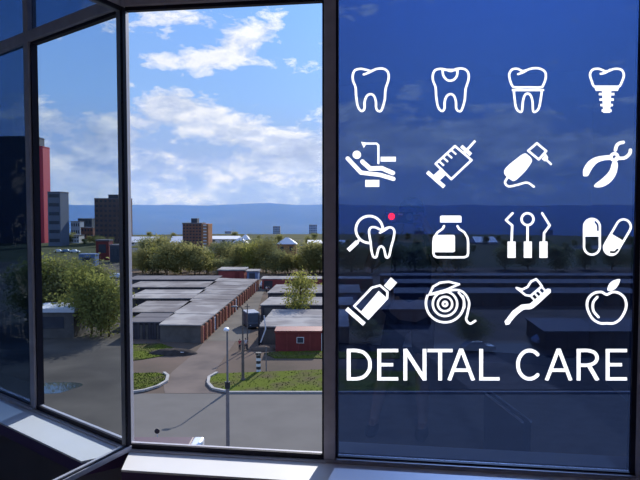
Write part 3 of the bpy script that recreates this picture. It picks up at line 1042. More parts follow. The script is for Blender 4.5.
# the bus whose roof shows just over the sill
pb = Vector((-14.3, 43.2, 0))
bus = thing('bus', 'maroon bus with a white front, only its roof showing above the window sill', 'bus', pb)
bl, bh = 11.4, 2.80
end_x = gy(201.5, 444, 43.2).x - pb.x
x0 = end_x - bl
MB().box(x0, end_x - .35, -1.2, 1.2, .4, bh - .25).build('body', M['bus'], bus, bevel=.12)
MB().box(x0 + .15, end_x - .7, -1.1, 1.1, bh - .3, bh).build('roof', mat('dusty_mauve_roof', (.11, .065, .085), .6, 0, .15, 1), bus, bevel=.12)
MB().box(end_x - .75, end_x, -1.2, 1.2, .4, bh - .02).build('front', M['car_white'], bus, bevel=.15)
MB().box(end_x - .1, end_x + .02, -1.0, 1.0, 1.2, bh - .5).build('windscreen', M['dark_window'], bus)
for k in range(7):
    xa = x0 + .6 + k * 1.4
    for sy in (-1, 1):
        MB().box(xa, xa + 1.15, sy * 1.2 - .02, sy * 1.2 + .02, 1.35, 2.2).build('window', M['dark_window'], bus)
for xx in (x0 + 2.2, end_x - 2.4):
    for sy in (-1, 1):
        MB().tube([(xx, sy * .95, .45), (xx, sy * 1.22, .45)], .45, 16).build('wheel', M['rubber'], bus)
# road sign behind the bus
p = Vector((gy(157.3, 440, 47.0).x, 47.0, 0))
sg = thing('road_sign', 'slim pale post with a small dark round head seen over the bus', 'road sign', p)
zt = gy(157.3, 431, 47.0).z
MB().tube([(0, 0, 0), (0, 0, zt)], .035, 8).build('post', M['white_paint'], sg)
MB().tube([(0, -.06, zt), (0, .0, zt)], .2, 18).build('disc', M['black_paint'], sg)
# cars through the tinted glass
vehicle('car', 'dark car standing on the lot below the floss sticker', 'car', G(478, 352), R(8), 4.5, 1.8, 1.5, M['car_dark'])
vehicle('car', 'white car at the right frame beside the E of the lettering', 'car', G(640, 340), R(185), 4.4, 1.8, 1.45, M['car_white'])
vehicle('car', 'pale car parked on the lot above the letters of the second word', 'car', G(548, 344), R(10), 4.4, 1.8, 1.45, M['pale_door'])

# ------------------------------------------------------------------ view reflected in the sash, built as a real scene
struct(MB().prism(poly_px([(127.6, 470), (127.6, 335), (127.6, 262), (-60, 262), (-160, 300), (-200, 470)]), -.04, .035), 'pavement', mat('patched_yard', (.135, .115, .095), .95, 0, 0, .09, (.065, .057, .050), detail=9))

def lblock(name, label, cat, px_l, px_r, py_base, py_top, depth, wall_m, floors=6, bays=4, **kw):
    a, b_ = G(px_l, py_base), G(px_r, py_base)
    cen = (a + b_) / 2
    d = b_ - a
    d.z = 0
    rz = math.atan2(d.y, d.x)
    D = math.hypot(cen.x, cen.y)
    top = far_px((px_l + px_r) / 2, py_top, D).z
    back = Vector((-math.sin(rz), math.cos(rz), 0))
    c = cen + back * (depth / 2)
    c.z = -.05
    return block(name, label, cat, 0, 0, 0, 0, floors, bays, wall_m, depth=depth, cen=c, rz=rz, width=d.length, height=top, **kw)

lblock('tower_block', 'dark tower standing left of the bright red stair tower', 'building', -34, 36.6, 243, 137, 14, M['slate'], 14, 8)
lblock('stair_tower', 'tall bright red stair tower at the reflected bay mullion', 'tower', 37.3, 44.6, 243, 147, 10, M['red_panel'], 0, 0, roof_m=M['red_panel'])
lblock('office_building', 'grey banded office block right of the red stair tower', 'building', 48.5, 61, 246, 192.5, 12, mat('blue_grey_cladding', (.15, .17, .215), .9, 0, .1, .3), 6, 4, band=True)
lblock('apartment_building', 'brown brick block with a dark penthouse seen beside the sash hinge', 'building', 95, 126, 243, 199, 14, mat('dull_brown_brick', (.15, .10, .085), .9, 0, .25, .5), 9, 7, pent=True)
lblock('container', 'blue container in the sash reflection above the bushy trees', 'container', 79, 95, 266, 255.5, 4, M['blue_metal'], 1, 1, roof_m=M['blue_metal'])
lblock('kiosk', 'red kiosk right of the blue container', 'shed', 96, 109, 260, 241, 5, M['red_metal'], 1, 1)
lblock('shop', 'dark shop front right of the red kiosk', 'shop', 110, 127, 262, 246, 5, M['slate'], 1, 3)
lblock('garage', 'grey garage with a bright roof low in the sash reflection', 'garage', 30, 74, 338, 312, 6, M['garage_wall'], 1, 1, roof_m=M['white_roof'])
for x0_, x1_, yb, yt, m_, lab in [(71, 80, 236, 222, 'grey_wall', 'far grey house between the office block and the brown penthouse block'),
                                  (81, 93, 238.5, 228, 'brick', 'far brown house left of the brown penthouse block'),
                                  (78, 92, 234, 219, 'slate', 'far dark block behind the far brown house'),
                                  (69, 79, 243, 236, 'white_wall', 'low pale house behind the parked white cars')]:
    lblock('house', lab, 'house', x0_, x1_, yb, yt, 9, M[m_], 2, 4)
for i, (px, py, paint, lab) in enumerate([(59, 252.5, 'car_white', 'white car, leftmost of the row parked below the office block'), (67, 252.5, 'car_blue', 'blue car, middle of the row parked below the office block'),
                                         (75, 252.8, 'car_white', 'white car, nearest the blue container in its row'), (117.5, 278.5, 'car_white', 'white car beside the sash hinge, below the dark shop front')]):
    vehicle('car', lab, 'car', G(px, py), R(10 if i == 3 else 5), 4.4, 1.8, 1.5, M[paint], group='cars in the sash reflection')
rspots = [(3, 44, 322, 262), (0, 54, 321, 258), (1, 66, 322, 262), (0, 80, 332, 262), (3, 92, 334, 276), (0, 84, 318, 264), (3, 101, 336, 280), (3, 109, 337, 288), (1, 97, 318, 266), (0, 28, 322, 262), (3, 72, 316, 266)]
rwhere = ['behind the bright roofed garage, left', 'behind the bright roofed garage, middle', 'behind the bright roofed garage, right', 'just right of the bright roofed garage', 'over the yard, middle', 'in the second row, middle', 'over the yard, right', 'beside the sash hinge', 'in the second row, right', 'behind the reflected bay mullion', 'in the second row, left']
for (k, px, pb_, pt_), wh in zip(rspots, rwhere):
    p = G(px, pb_)
    z = far_px(px, pt_, math.hypot(p.x, p.y)).z
    s = z / HT[k]
    tree(k, p, (s * 1.0, s * 1.0, s), KIND[k] + ' in the sash reflection, ' + wh, 'trees in the sash reflection')
for i in range(14):
    px = 50 + 74 * (i + .5) / 14
    p = G(px, rng.uniform(239.5, 247))
    tree((2, 1, 4)[i % 3], p, rng.uniform(.4, .7), 'small dull tree among the far buildings of the sash reflection', 'far trees of the sash reflection')
pd = G(55, 388)
o = MB().prism([(math.cos(a) * 2.4 * (1 + .2 * math.sin(3 * a)), math.sin(a) * 2.6 * (1 + .15 * math.cos(2 * a))) for a in [2 * math.pi * i / 28 for i in range(28)]], .035, .045).build('puddle', M['water'])
o.location = (pd.x, pd.y, 0)
tag(o, 'shallow puddle on the patched yard of the sash reflection', 'puddle')

# ------------------------------------------------------------------ the room
def wbox(mb, s0, s1, o0, o1, z0, z1, mi=0):
    return mb.box(s0, s1, o0, o1, z0, z1, mi, FACADE)
SL, SRR = -1.25, 2.75
N_IN = -4.6
FD = .036                                     # depth of the window frames
# outer wall below and above the windows, down to the street
def lbox(mb, s0, s1, o0, o1, z0, z1, mi=0):
    return mb.box(s0, s1, o0, o1, z0, z1, mi, FACADE_L)
LEN_L = 1.80
def fw(s_, o_):
    p = FACADE @ Vector((s_, o_, 0)); return (p.x, p.y)
def fl(s_, o_):
    p = FACADE_L @ Vector((s_, o_, 0)); return (p.x, p.y)
c_l = fl(LEN_L, 0)
room = [fw(0, .0), c_l, (c_l[0], -2.7), (fw(SRR, N_IN)[0], -2.7), fw(SRR, 0)]
def slab(z0, z1):
    mb = MB()
    return mb.prism(room, H + z0, H + z1)
struct(slab(FLOOR - .2, FLOOR), 'floor', M['floor_in'])
struct(slab(ZCEIL, ZCEIL + .2), 'ceiling', M['ceil'])
struct(wbox(MB(), 0, SRR, .0, .036, FLOOR, ZB - .03), 'wall_front', M['wall_low'])
struct(wbox(MB(), 0, SRR, .0, .26, ZTOP, ZCEIL), 'wall_front', M['wall_in'])
struct(wbox(MB(), 0, SRR + .2, .02, .26, -H, FLOOR), 'facade', M['concrete'])
struct(lbox(MB(), .02, LEN_L, .0, .036, FLOOR, ZB - .03), 'reflected_wall', M['wall_low'])  # walls of the made-up bay that carries the sash reflection
struct(lbox(MB(), .02, LEN_L, .0, .26, ZTOP, ZCEIL), 'reflected_wall', M['wall_in'])
struct(lbox(MB(), .02, LEN_L, .02, .26, -H, FLOOR), 'facade', M['concrete'])
struct(MB().box(c_l[0] - .2, c_l[0], -2.7, c_l[1] + .2, H + FLOOR, H + ZCEIL), 'wall_left', M['wall_in'])
xr_ = room[3][0]
struct(MB().hexa([(x, y, H + z) for z in (FLOOR, ZCEIL) for x, y in (room[3], (xr_ + .2, -2.7), (room[4][0] + .2, room[4][1] + .1), room[4])]), 'wall_right', M['wall_in'])
struct(MB().box(c_l[0] - .2, xr_ + .2, -2.9, -2.7, H + FLOOR, H + ZCEIL), 'wall_back', M['wall_in'])
struct(MB().box(c_l[0], xr_, -2.7, -2.68, H + FLOOR, H + FLOOR + .1), 'baseboard_back', M['wall_low'])

# sill boards with a purple-dark front lip
lip_m = mat('sill_underside', (.10, .06, .15), .6)
K0 = -.155 * math.tan(math.acos(max(-1, min(1, WO.dot(LO)))) / 2)      # where the two boards meet on the mitre
SG = 1.0
def sill_board(M4, z0, z1, o0, o1, m, name):
    k = K0 / -.155
    e = SRR if M4 is FACADE else LEN_L
    pts = [(-o0 * SG * k, o0), (e, o0), (e, o1), (-o1 * SG * k, o1)]
    P = [M4 @ Vector((x, y, z)) for z in (z0, z1) for x, y in pts]
    struct(MB().hexa(P), name, m)
sill_board(FACADE, ZS - .007, ZS, -.155, .0, M['sill'], 'trim_1')
sill_board(FACADE, ZS - .05, ZS - .007, -.152, -.004, lip_m, 'trim_2')
sill_board(FACADE_L, ZS - .007, ZS, -.155, .0, M['sill'], 'trim_3')  # sill as reflected in the sash, built as a second board
sill_board(FACADE_L, ZS - .05, ZS - .007, -.152, -.004, lip_m, 'trim_4')

# window frames: posts, rails, gaskets
JW = .045
def frame_unit(name, s0, s1, z0, z1, gasket=True, lower_light=False, parent=None, bottom=.018):
    """the frame around one opening; s0..s1, z0..z1 is the clear opening"""
    mb = MB()
    return mb
fr = MB()
wbox(fr, -.012, 0, -.0, FD, ZB - .03, ZTOP)                         # left jamb
frame_w1 = struct(fr, 'window_1', M['alu_light'], bevel=.003)
m2 = MB()
wbox(m2, S_M0 + .004, S_M1 - .006, -.004, FD, ZB - .03, ZTOP)     # mullion
wbox(m2, S_M1 - .006, S_R + .006, .0, FD, ZB - .03, ZB - .008)    # rail under the fixed pane
wbox(m2, S_R + .01, S_R + .075, -.004, FD, ZB - .03, ZTOP)        # right post
wbox(m2, 0, SRR, -.004, FD, ZT + .012, ZTT)                     # transom through all bays
frame_w2 = struct(m2, 'window_2', M['frame'], bevel=.003)
r1 = MB()
wbox(r1, 0, S_M0 + .004, .012, .024, ZB - .028, ZB)                  # rail
r1.build('bottom_rail', M['alu_light'], frame_w1)
r1 = MB()
wbox(r1, 0, S_M0 + .004, .003, .0125, ZB - .018, ZB - .001)
wbox(r1, 0, S_M0 + .004, .008, .03, ZT, ZT + .013)
wbox(r1, S_M0 - .003, S_M0 + .005, .006, FD - .004, ZB, ZT)
r1.build('gasket', M['gasket'], frame_w1)
r1 = MB()
wbox(r1, 0, S_M0 + .01, -.012, .004, ZB - .030, ZB - .018)
r1.build('ledge', M['alu_light'], frame_w1)
r1 = MB()
wbox(r1, S_M1 - .007, S_M1 + .002, .0, .014, ZB - .008, ZT + .012)
wbox(r1, S_R - .004, S_R + .011, .0, .014, ZB - .008, ZT + .012)
wbox(r1, S_M1 - .006, S_R + .01, .0, .014, ZB - .009, ZB - .003)
r1.build('gasket', M['gasket'], frame_w2)
r1 = MB()
wbox(r1, S_M1 - .006, S_R + .01, -.014, .0, ZB - .014, ZB - .008)
r1.build('ledge', M['alu'], frame_w2)
r1 = MB()
wbox(r1, S_M0 + .01, SRR, -.010, .0, ZB - .032, ZB - .014)
r1.build('bottom_rail', M['frame'], frame_w2)


def pane(s0, s1, z0, z1, name, parent):
    mb = MB()
    o0, o1 = .016, .022
    P = [FACADE @ Vector(c) for c in ((s0, o0, z0), (s1, o0, z0), (s1, o0, z1), (s0, o0, z1), (s0, o1, z0), (s1, o1, z0), (s1, o1, z1), (s0, o1, z1))]
    mb.add(P, [(0, 1, 2, 3)], 0)
    mb.add(P, [(5, 4, 7, 6), (0, 4, 5, 1), (1, 5, 6, 2), (2, 6, 7, 3), (3, 7, 4, 0)], 1)
    return mb.build(name, [GLASS_TINT, GLASS_CLEAR], parent)
pane(-.001, S_M0 + .004, ZTT, ZTOP, 'pane', frame_w1)
pane(S_M1 - .006, S_R + .01, ZTT, ZTOP, 'pane', frame_w2)
f3 = MB()
wbox(f3, SRR - .06, SRR, -.004, FD, ZB - .03, ZTOP)
wbox(f3, S_R + .075, SRR - .06, 0, FD, ZB - .03, ZB - .005)
frame_w3 = struct(f3, 'window_3', M['frame'])
pane(S_R + .075, SRR - .06, ZB - .005, ZT + .012, 'pane', frame_w3)
pane(S_R + .075, SRR - .06, ZTT, ZTOP, 'pane', frame_w3)
# mirror image of the windows, built as a bay: open light, tinted light
def lpane(s0, s1, z0, z1, parent):
    mb = MB()
    o0, o1 = .016, .022
    P = [FACADE_L @ Vector(c) for c in ((s0, o0, z0), (s1, o0, z0), (s1, o0, z1), (s0, o0, z1), (s0, o1, z0), (s1, o1, z0), (s1, o1, z1), (s0, o1, z1))]
    mb.add(P, [(0, 1, 2, 3)], 0)
    mb.add(P, [(5, 4, 7, 6), (0, 4, 5, 1), (1, 5, 6, 2), (2, 6, 7, 3), (3, 7, 4, 0)], 1)
    return mb.build('pane', [GLASS_REFLECTED, GLASS_CLEAR], parent)
f4 = MB()
lbox(f4, S_M0 + .004, S_M1 - .006, -.004, FD, ZB - .03, ZTOP)
lbox(f4, S_M1 - .006, LEN_L - .06, .0, FD, ZB - .03, ZB - .006)
lbox(f4, LEN_L - .06, LEN_L, -.004, FD, ZB - .03, ZTOP)
lbox(f4, .02, LEN_L, -.004, FD, ZT + .012, ZTT)
frame_w4 = struct(f4, 'reflected_window', M['frame'], bevel=.003)
r1 = MB()
lbox(r1, .02, S_M0 + .004, .012, .024, ZB - .028, ZB)
lbox(r1, .02, S_M0 + .01, -.012, .004, ZB - .030, ZB - .018)
lbox(r1, S_M0 + .01, LEN_L, -.012, .0, ZB - .032, ZB - .012)
r1.build('bottom_rail', M['alu_light'], frame_w4)
r1 = MB()
lbox(r1, .02, S_M0 + .004, .003, .0125, ZB - .018, ZB - .001)
lbox(r1, .02, S_M0 + .004, .008, .03, ZT, ZT + .013)
lbox(r1, S_M0 - .006, S_M0 + .005, .006, FD - .004, ZB, ZT)
lbox(r1, S_M1 - .007, S_M1 + .002, .0, .014, ZB - .008, ZT + .012)
lbox(r1, S_M1 - .006, LEN_L - .05, .0, .014, ZB - .009, ZB - .003)
r1.build('gasket', M['gasket'], frame_w4)
lpane(S_M1 - .006, LEN_L - .06, ZB - .006, ZT + .012, frame_w4)
lpane(.02, S_M0 + .004, ZTT, ZTOP, frame_w4)
lpane(S_M1 - .006, LEN_L - .06, ZTT, ZTOP, frame_w4)

# the open sash, see-through; its mirror image is built as the bay behind
SASH_W = S_M0 - .006
SASH_B, SASH_T = ZS + .004, ZT + .004
hinge = PH + WO * -.004
sash_m = Matrix(((SE.x, SN.x, 0, 0), (SE.y, SN.y, 0, 0), (0, 0, 1, 0), (0, 0, 0, 1)))
sash = thing('casement_sash', 'open inward swung sash with faintly blue glass, hinged at the left jamb', 'window sash', hinge)
def sbox(mb, x0, x1, y0, y1, z0, z1, mi=0):
    return mb.box(x0, x1, y0, y1, z0, z1, mi, sash_m)
sf = MB()
sbox(sf, .0, .012, -.022, -.002, SASH_B, SASH_T)
sbox(sf, SASH_W - .014, SASH_W, -.022, -.002, SASH_B, SASH_T)
sbox(sf, .012, SASH_W - .014, -.022, -.002, SASH_T - .012, SASH_T)
sf.build('frame', M['alu'], sash)
rl = MB()
sbox(rl, .0, SASH_W, -.022, .010, SASH_B - .001, SASH_B + .017)
rl.build('bottom_rail', M['alu_light'], sash, bevel=.002)
gk = MB()
sbox(gk, .0, .016, -.002, .008, SASH_B + .017, SASH_T)
sbox(gk, SASH_W - .014, SASH_W, -.002, .008, SASH_B + .017, SASH_T)
sbox(gk, .016, SASH_W - .014, -.002, .007, SASH_B + .017, SASH_B + .021)
sbox(gk, .016, SASH_W - .014, -.002, .007, SASH_T - .012, SASH_T)
gk.build('gasket', M['gasket'], sash)
gp = MB()
P = [sash_m @ Vector(c) for c in ((.016, .004, SASH_B + .021), (SASH_W - .014, .004, SASH_B + .021), (SASH_W - .014, .004, SASH_T - .012), (.016, .004, SASH_T - .012),
                                  (.016, -.002, SASH_B + .021), (SASH_W - .014, -.002, SASH_B + .021), (SASH_W - .014, -.002, SASH_T - .012), (.016, -.002, SASH_T - .012))]
gp.add(P, [(3, 2, 1, 0)], 0)
gp.add(P, [(4, 5, 6, 7), (0, 1, 5, 4), (1, 2, 6, 5), (2, 3, 7, 6), (3, 0, 4, 7)], 1)
gp.build('glass', [GLASS_SASH, GLASS_CLEAR], sash)
hd = MB()
sbox(hd, SASH_W - .036, SASH_W - .006, -.05, -.02, -.03, .03)
sbox(hd, SASH_W - .03, SASH_W - .012, -.065, -.05, -.12, .015)
hd.build('handle', M['alu_light'], sash, bevel=.003)


# ------------------------------------------------------------------ stickers: outlines drawn as signed distances
def catmull(pts, closed, n=7):
    pts = [np.array(p, float) for p in pts]
    N = len(pts)
    out = []
    rngN = N if closed else N - 1
    for i in range(rngN):
        p0 = pts[(i - 1) % N] if closed or i > 0 else pts[0]
        p1 = pts[i]; p2 = pts[(i + 1) % N]
        p3 = pts[(i + 2) % N] if closed or i + 2 < N else pts[-1]
        for k in range(n):
            t = k / n
            out.append(.5 * ((2 * p1) + (-p0 + p2) * t + (2 * p0 - 5 * p1 + 4 * p2 - p3) * t * t + (-p0 + 3 * p1 - 3 * p2 + p3) * t ** 3))
    if not closed:
        out.append(pts[-1])
    return out

class Ink:
    """signed distance canvas in image pixels"""
    def __init__(self, ox, oy, k, x0, y0, x1, y1, step=.26):
        self.k, self.ox, self.oy = k, ox, oy
        self.x = np.arange(ox + x0 / k - 1.5, ox + x1 / k + 1.5, step)
        self.y = np.arange(oy + y0 / k - 1.5, oy + y1 / k + 1.5, step)
        self.X, self.Y = np.meshgrid(self.x, self.y)
        self.D = np.full(self.X.shape, 9.0)
    def P(self, pts):
        return [(self.ox + p[0] / self.k, self.oy + p[1] / self.k) for p in pts]
    def _seg(self, a, b):
        ax, ay = a; bx, by = b
        dx, dy = bx - ax, by - ay
        L = dx * dx + dy * dy + 1e-9
        t = np.clip(((self.X - ax) * dx + (self.Y - ay) * dy) / L, 0, 1)
        return np.hypot(self.X - ax - t * dx, self.Y - ay - t * dy)
    def _line(self, pts, closed):
        d = np.full(self.X.shape, 99.0)
        n = len(pts)
        for i in range(n if closed else n - 1):
            d = np.minimum(d, self._seg(pts[i], pts[(i + 1) % n]))
        return d
    def _poly(self, pts):
        d = self._line(pts, True)
        ins = np.zeros(self.X.shape, bool)
        n = len(pts)
        for i in range(n):
            (ax, ay), (bx, by) = pts[i], pts[i - 1]
            if ay == by:
                continue
            c = (ay > self.Y) != (by > self.Y)
            ins ^= c & (self.X < (bx - ax) * (self.Y - ay) / (by - ay) + ax)
        return np.where(ins, -d, d)
    def add(self, d):
        self.D = np.minimum(self.D, d); return self
    def cut(self, d):
        self.D = np.maximum(self.D, -d); return self
    def stroke(self, pts, w, closed=False, smooth=False, cut=False):
        p = self.P(pts)
        if smooth:
            p = catmull(p, closed)
        d = self._line(p, closed) - w / self.k / 2
        return self.cut(d) if cut else self.add(d)
    def fill(self, pts, smooth=False, cut=False, grow=0.0):
        p = self.P(pts)
        if smooth:
            p = catmull(p, True)
        d = self._poly(p) - grow / self.k
        return self.cut(d) if cut else self.add(d)
    def bar(self, a, b, w, cut=False):                    # flat ended stroke
        (ax, ay), (bx, by) = a, b
        L = math.hypot(bx - ax, by - ay); nx, ny = -(by - ay) / L * w / 2, (bx - ax) / L * w / 2
        return self.fill([(ax + nx, ay + ny), (bx + nx, by + ny), (bx - nx, by - ny), (ax - nx, ay - ny)], cut=cut)
    def ring(self, c, r, w):
        x, y = self.P([c])[0]
        return self.add(np.abs(np.hypot(self.X - x, self.Y - y) - r / self.k) - w / self.k / 2)
    def disc(self, c, r, cut=False):
        x, y = self.P([c])[0]
        d = np.hypot(self.X - x, self.Y - y) - r / self.k
        return self.cut(d) if cut else self.add(d)
    def at(self, px, py):
        st = self.x[1] - self.x[0]
        i, j = (px - self.x[0]) / st, (py - self.y[0]) / st
        if i < 0 or j < 0 or i >= len(self.x) - 1 or j >= len(self.y) - 1:
            return 9.0
        a, b_ = int(i), int(j)
        u, v = i - a, j - b_
        D = self.D
        return (D[b_, a] * (1 - u) + D[b_, a + 1] * u) * (1 - v) + (D[b_ + 1, a] * (1 - u) + D[b_ + 1, a + 1] * u) * v
    def contours(self):
        D = self.D
        self.D = D = np.where(np.abs(D) < 1e-4, 1e-4, D)
        S = D < 0
        nx, ny = len(self.x), len(self.y)
        case = S[:-1, :-1] * 1 + S[:-1, 1:] * 2 + S[1:, 1:] * 4 + S[1:, :-1] * 8
        js, is_ = np.nonzero((case > 0) & (case < 15))
        T = {1: [(3, 0)], 2: [(0, 1)], 3: [(3, 1)], 4: [(1, 2)], 5: [(3, 0), (1, 2)], 6: [(0, 2)], 7: [(3, 2)], 8: [(2, 3)], 9: [(2, 0)], 10: [(0, 1), (2, 3)], 11: [(2, 1)], 12: [(1, 3)], 13: [(1, 0)], 14: [(0, 3)]}
        def key(i, j, e):
            return ((i, j, 0), (i + 1, j, 1), (i, j + 1, 0), (i, j, 1))[e]
        nxt = {}
        for j, i in zip(js, is_):
            for e0, e1 in T[int(case[j, i])]:
                nxt[key(i, j, e0)] = key(i, j, e1)
        def pos(k):
            i, j, ax = k
            if ax == 0:
                a, b_ = D[j, i], D[j, i + 1]; t = a / (a - b_)
                return (self.x[i] + t * (self.x[1] - self.x[0]), self.y[j])
            a, b_ = D[j, i], D[j + 1, i]; t = a / (a - b_)
            return (self.x[i], self.y[j] + t * (self.y[1] - self.y[0]))
        loops = []
        while nxt:
            s, c = nxt.popitem()
            lp = [s]
            while c != s and c in nxt:
                lp.append(c)
                c = nxt.pop(c)
            pts = [pos(k) for k in lp]
            if len(pts) > 6:
                loops.append(simplify(pts))
        return loops

def simplify(pts, tol=.045):
    n = len(pts)
    def rdp(a, b_):
        if b_ - a < 2:
            return [a]
        (ax, ay), (bx, by) = pts[a], pts[b_ % n]
        L = math.hypot(bx - ax, by - ay) or 1e-9
        best, bi = -1, a
        for i in range(a + 1, b_):
            px_, py_ = pts[i]
            d = abs((px_ - ax) * (by - ay) - (py_ - ay) * (bx - ax)) / L if L > 1e-6 else math.hypot(px_ - ax, py_ - ay)
            if d > best:
                best, bi = d, i
        if best < tol:
            return [a]
        return rdp(a, bi) + rdp(bi, b_)
    h = n // 2
    idx = rdp(0, h) + rdp(h, n)
    return [pts[i] for i in idx]


INKS = []
def ink(name, label, ox, oy, box, k=3.2):
    i = Ink(ox, oy, k, *box)
    INKS.append((name, label, i))
    return i
LW = 7.6
def tooth(c, dx=0, dy=0):
    return [(73 + dx, 80), (80 + dx, 65), (97 + dx, 60), (116 + dx, 63), (132 + dx, 67), (150 + dx, 60), (172 + dx, 60), (186 + dx, 72), (187 + dx, 95), (178 + dx, 125), (175 + dx, 160), (165 + dx, 192),
            (155 + dx, 195), (148 + dx, 186), (147 + dx, 165), (141 + dx, 147), (130 + dx, 141), (118 + dx, 147), (111 + dx, 165), (110 + dx, 188), (101 + dx, 195), (90 + dx, 182), (84 + dx, 150), (82 + dx, 120), (74 + dx, 98)]
c = ink('tooth_sticker', 'white outline sticker of a plain tooth, leftmost of the top row', 330, 50, (60, 45, 205, 210))
c.stroke(tooth(c), LW, True, True).stroke([(108, 78), (122, 73), (136, 66)], LW, False, True)
c = ink('tooth_sticker', 'white outline sticker of a tooth with a round filling in its crown', 330, 50, (315, 45, 460, 210))
c.stroke(tooth(c, 256), LW, True, True).stroke([(360, 64), (363, 82), (374, 95), (385, 98), (397, 94), (406, 82), (408, 64)], LW, False, True).stroke([(360, 63), (408, 64)], LW)
c = ink('crown_sticker', 'white outline sticker of a tooth with its crown split from the root', 480, 50, (80, 45, 225, 212))
c.stroke([(94, 75), (103, 62), (120, 60), (138, 67), (165, 59), (190, 59), (208, 70), (210, 90), (202, 112), (194, 119), (152, 119), (112, 119), (102, 112), (95, 92)], LW, True, True)
c.stroke([(122, 77), (138, 71), (152, 63)], LW, False, True)
c.stroke([(105, 128), (202, 128)], LW).stroke([(108, 128), (110, 150), (115, 183), (124, 196), (134, 195), (137, 165), (143, 145), (152, 139), (162, 145), (168, 165), (170, 195), (180, 196), (189, 183), (195, 152), (198, 128)], LW, False, True)
c = ink('implant_sticker', 'white sticker of a tooth crown on a threaded implant screw', 480, 50, (338, 45, 475, 212))
c.stroke([(352, 78), (360, 63), (380, 60), (405, 68), (430, 60), (452, 63), (460, 79), (455, 98), (442, 118), (405, 118), (368, 118), (357, 98)], LW, True, True)
c.stroke([(386, 76), (402, 72), (416, 63)], LW, False, True)
c.fill([(364, 113), (447, 113), (441, 131), (370, 131)]).fill([(390, 130), (420, 130), (416, 201), (394, 201)])
for y0_, hw in ((141, 25), (158.5, 23), (176, 20), (194, 16)):
    c.bar((405 - hw, y0_), (405 + hw, y0_), 8.5)
c = ink('dental_chair_sticker', 'white sticker of a patient lying in a dental chair under a lamp', 330, 50, (42, 280, 220, 448))
c.disc((86, 335), 13.5).stroke([(104, 357), (128, 379), (166, 378), (201, 393)], 15).stroke([(57, 347), (99, 392), (160, 399), (203, 412)], 14).fill([(113, 415), (158, 415), (158, 438), (113, 438)])
c.fill([(99, 293), (119, 296), (108, 314)]).stroke([(112, 299), (149, 299), (155, 305), (155, 362)], 7).fill([(162, 341), (211, 341), (211, 357), (162, 357)])
c = ink('syringe_sticker', 'white outline sticker of a slanted syringe with graduation marks', 330, 50, (300, 280, 475, 450))
c.stroke([(400, 307), (453, 352), (388, 413), (338, 364)], LW, True).bar((430, 328), (465, 290), 8)
c.fill([(416, 311), (424, 303), (455, 330), (447, 340)])
for t_ in (.16, .37, .58, .79):
    xx, yy = 338 + 62 * t_, 364 - 57 * t_
    c.bar((xx, yy), (xx + 17, yy + 15), 6.5)
c.bar((366, 386), (335, 414), 26).bar((311, 390), (366, 438), 13)
c = ink('drill_sticker', 'white sticker of a dental drill handpiece with a curled cord', 480, 50, (65, 285, 240, 450))
c.stroke([(182, 298), (212, 323), (188, 350), (154, 322)], LW, True).bar((204, 343), (229, 367), 7).fill([(197, 349), (211, 331), (219, 345), (208, 357)])
c.fill([(140, 331), (152, 334), (166, 350), (161, 366), (140, 393), (112, 418), (98, 415), (80, 400), (78, 384), (92, 367), (118, 346)], True)
c.stroke([(88, 408), (80, 424), (92, 436), (120, 431), (150, 424), (172, 437)], 7.5, False, True)
c = ink('pliers_sticker', 'white sticker of open extraction pliers, right end of the second row', 480, 50, (318, 282, 495, 450))
c.fill([(330, 402), (331, 380), (348, 355), (378, 340), (428, 336), (430, 350), (398, 353), (374, 362), (357, 382), (346, 402), (337, 404)], True)
c.fill([(424, 358), (440, 360), (437, 392), (420, 420), (394, 437), (369, 439), (367, 430), (394, 408), (414, 386)], True)
c.disc((430, 342), 16).disc((430, 342), 5.5, cut=True)
c.stroke([(433, 320), (437, 306), (446, 298), (458, 295)], 11, False, True).stroke([(436, 346), (462, 345), (478, 332), (481, 320)], 11, False, True)
c = ink('magnifier_tooth_sticker', 'white sticker of a magnifying glass in front of a tooth', 330, 195, (45, 50, 220, 212))
th3 = [(125, 118), (131, 104), (145, 103), (160, 110), (170, 112), (182, 105), (197, 104), (206, 115), (203, 140), (196, 165), (189, 195), (180, 199), (176, 185), (172, 170), (164, 164), (156, 170), (152, 185), (148, 198), (139, 197), (133, 178), (130, 150)]
c.ring((126, 110), 43, 8.5).bar((58, 177), (88, 149), 14).bar((86, 151), (99, 139), 8.5)
c.fill(th3, True, cut=True).stroke(th3, LW, True, True).stroke([(160, 120), (172, 114), (184, 106)], LW, False, True)
c = ink('bottle_sticker', 'white outline sticker of a capped medicine bottle with a blank label', 330, 195, (315, 55, 460, 212))
c.fill([(352, 68), (357, 65), (416, 65), (421, 68), (421, 88), (352, 88)])
c.stroke([(365, 99), (360, 108), (344, 119), (333, 136), (331, 150), (331, 186), (334, 195), (343, 199), (430, 199), (439, 195), (442, 186), (442, 150), (440, 136), (430, 119), (413, 108), (408, 99)], LW)
c.stroke([(337, 133), (394, 133), (394, 177), (337, 177)], 12, True).fill([(334, 130), (397, 130), (397, 180), (334, 180)])
c = ink('probes_sticker', 'white sticker of three dental probes standing side by side', 480, 195, (70, 45, 240, 212))
for x_ in (88, 140, 190):
    c.fill([(x_, 148), (x_ + 26, 148), (x_ + 26, 201), (x_, 201)])
c.stroke([(104, 58), (83, 80), (103, 97), (101, 150)], 8).ring((152, 77), 19, 8).bar((152, 95), (152, 150), 8).stroke([(199, 58), (223, 97), (205, 121), (204, 150)], 8)
c = ink('capsules_sticker', 'white sticker of two medicine capsules, one upright and one slanted', 480, 195, (318, 62, 498, 212))
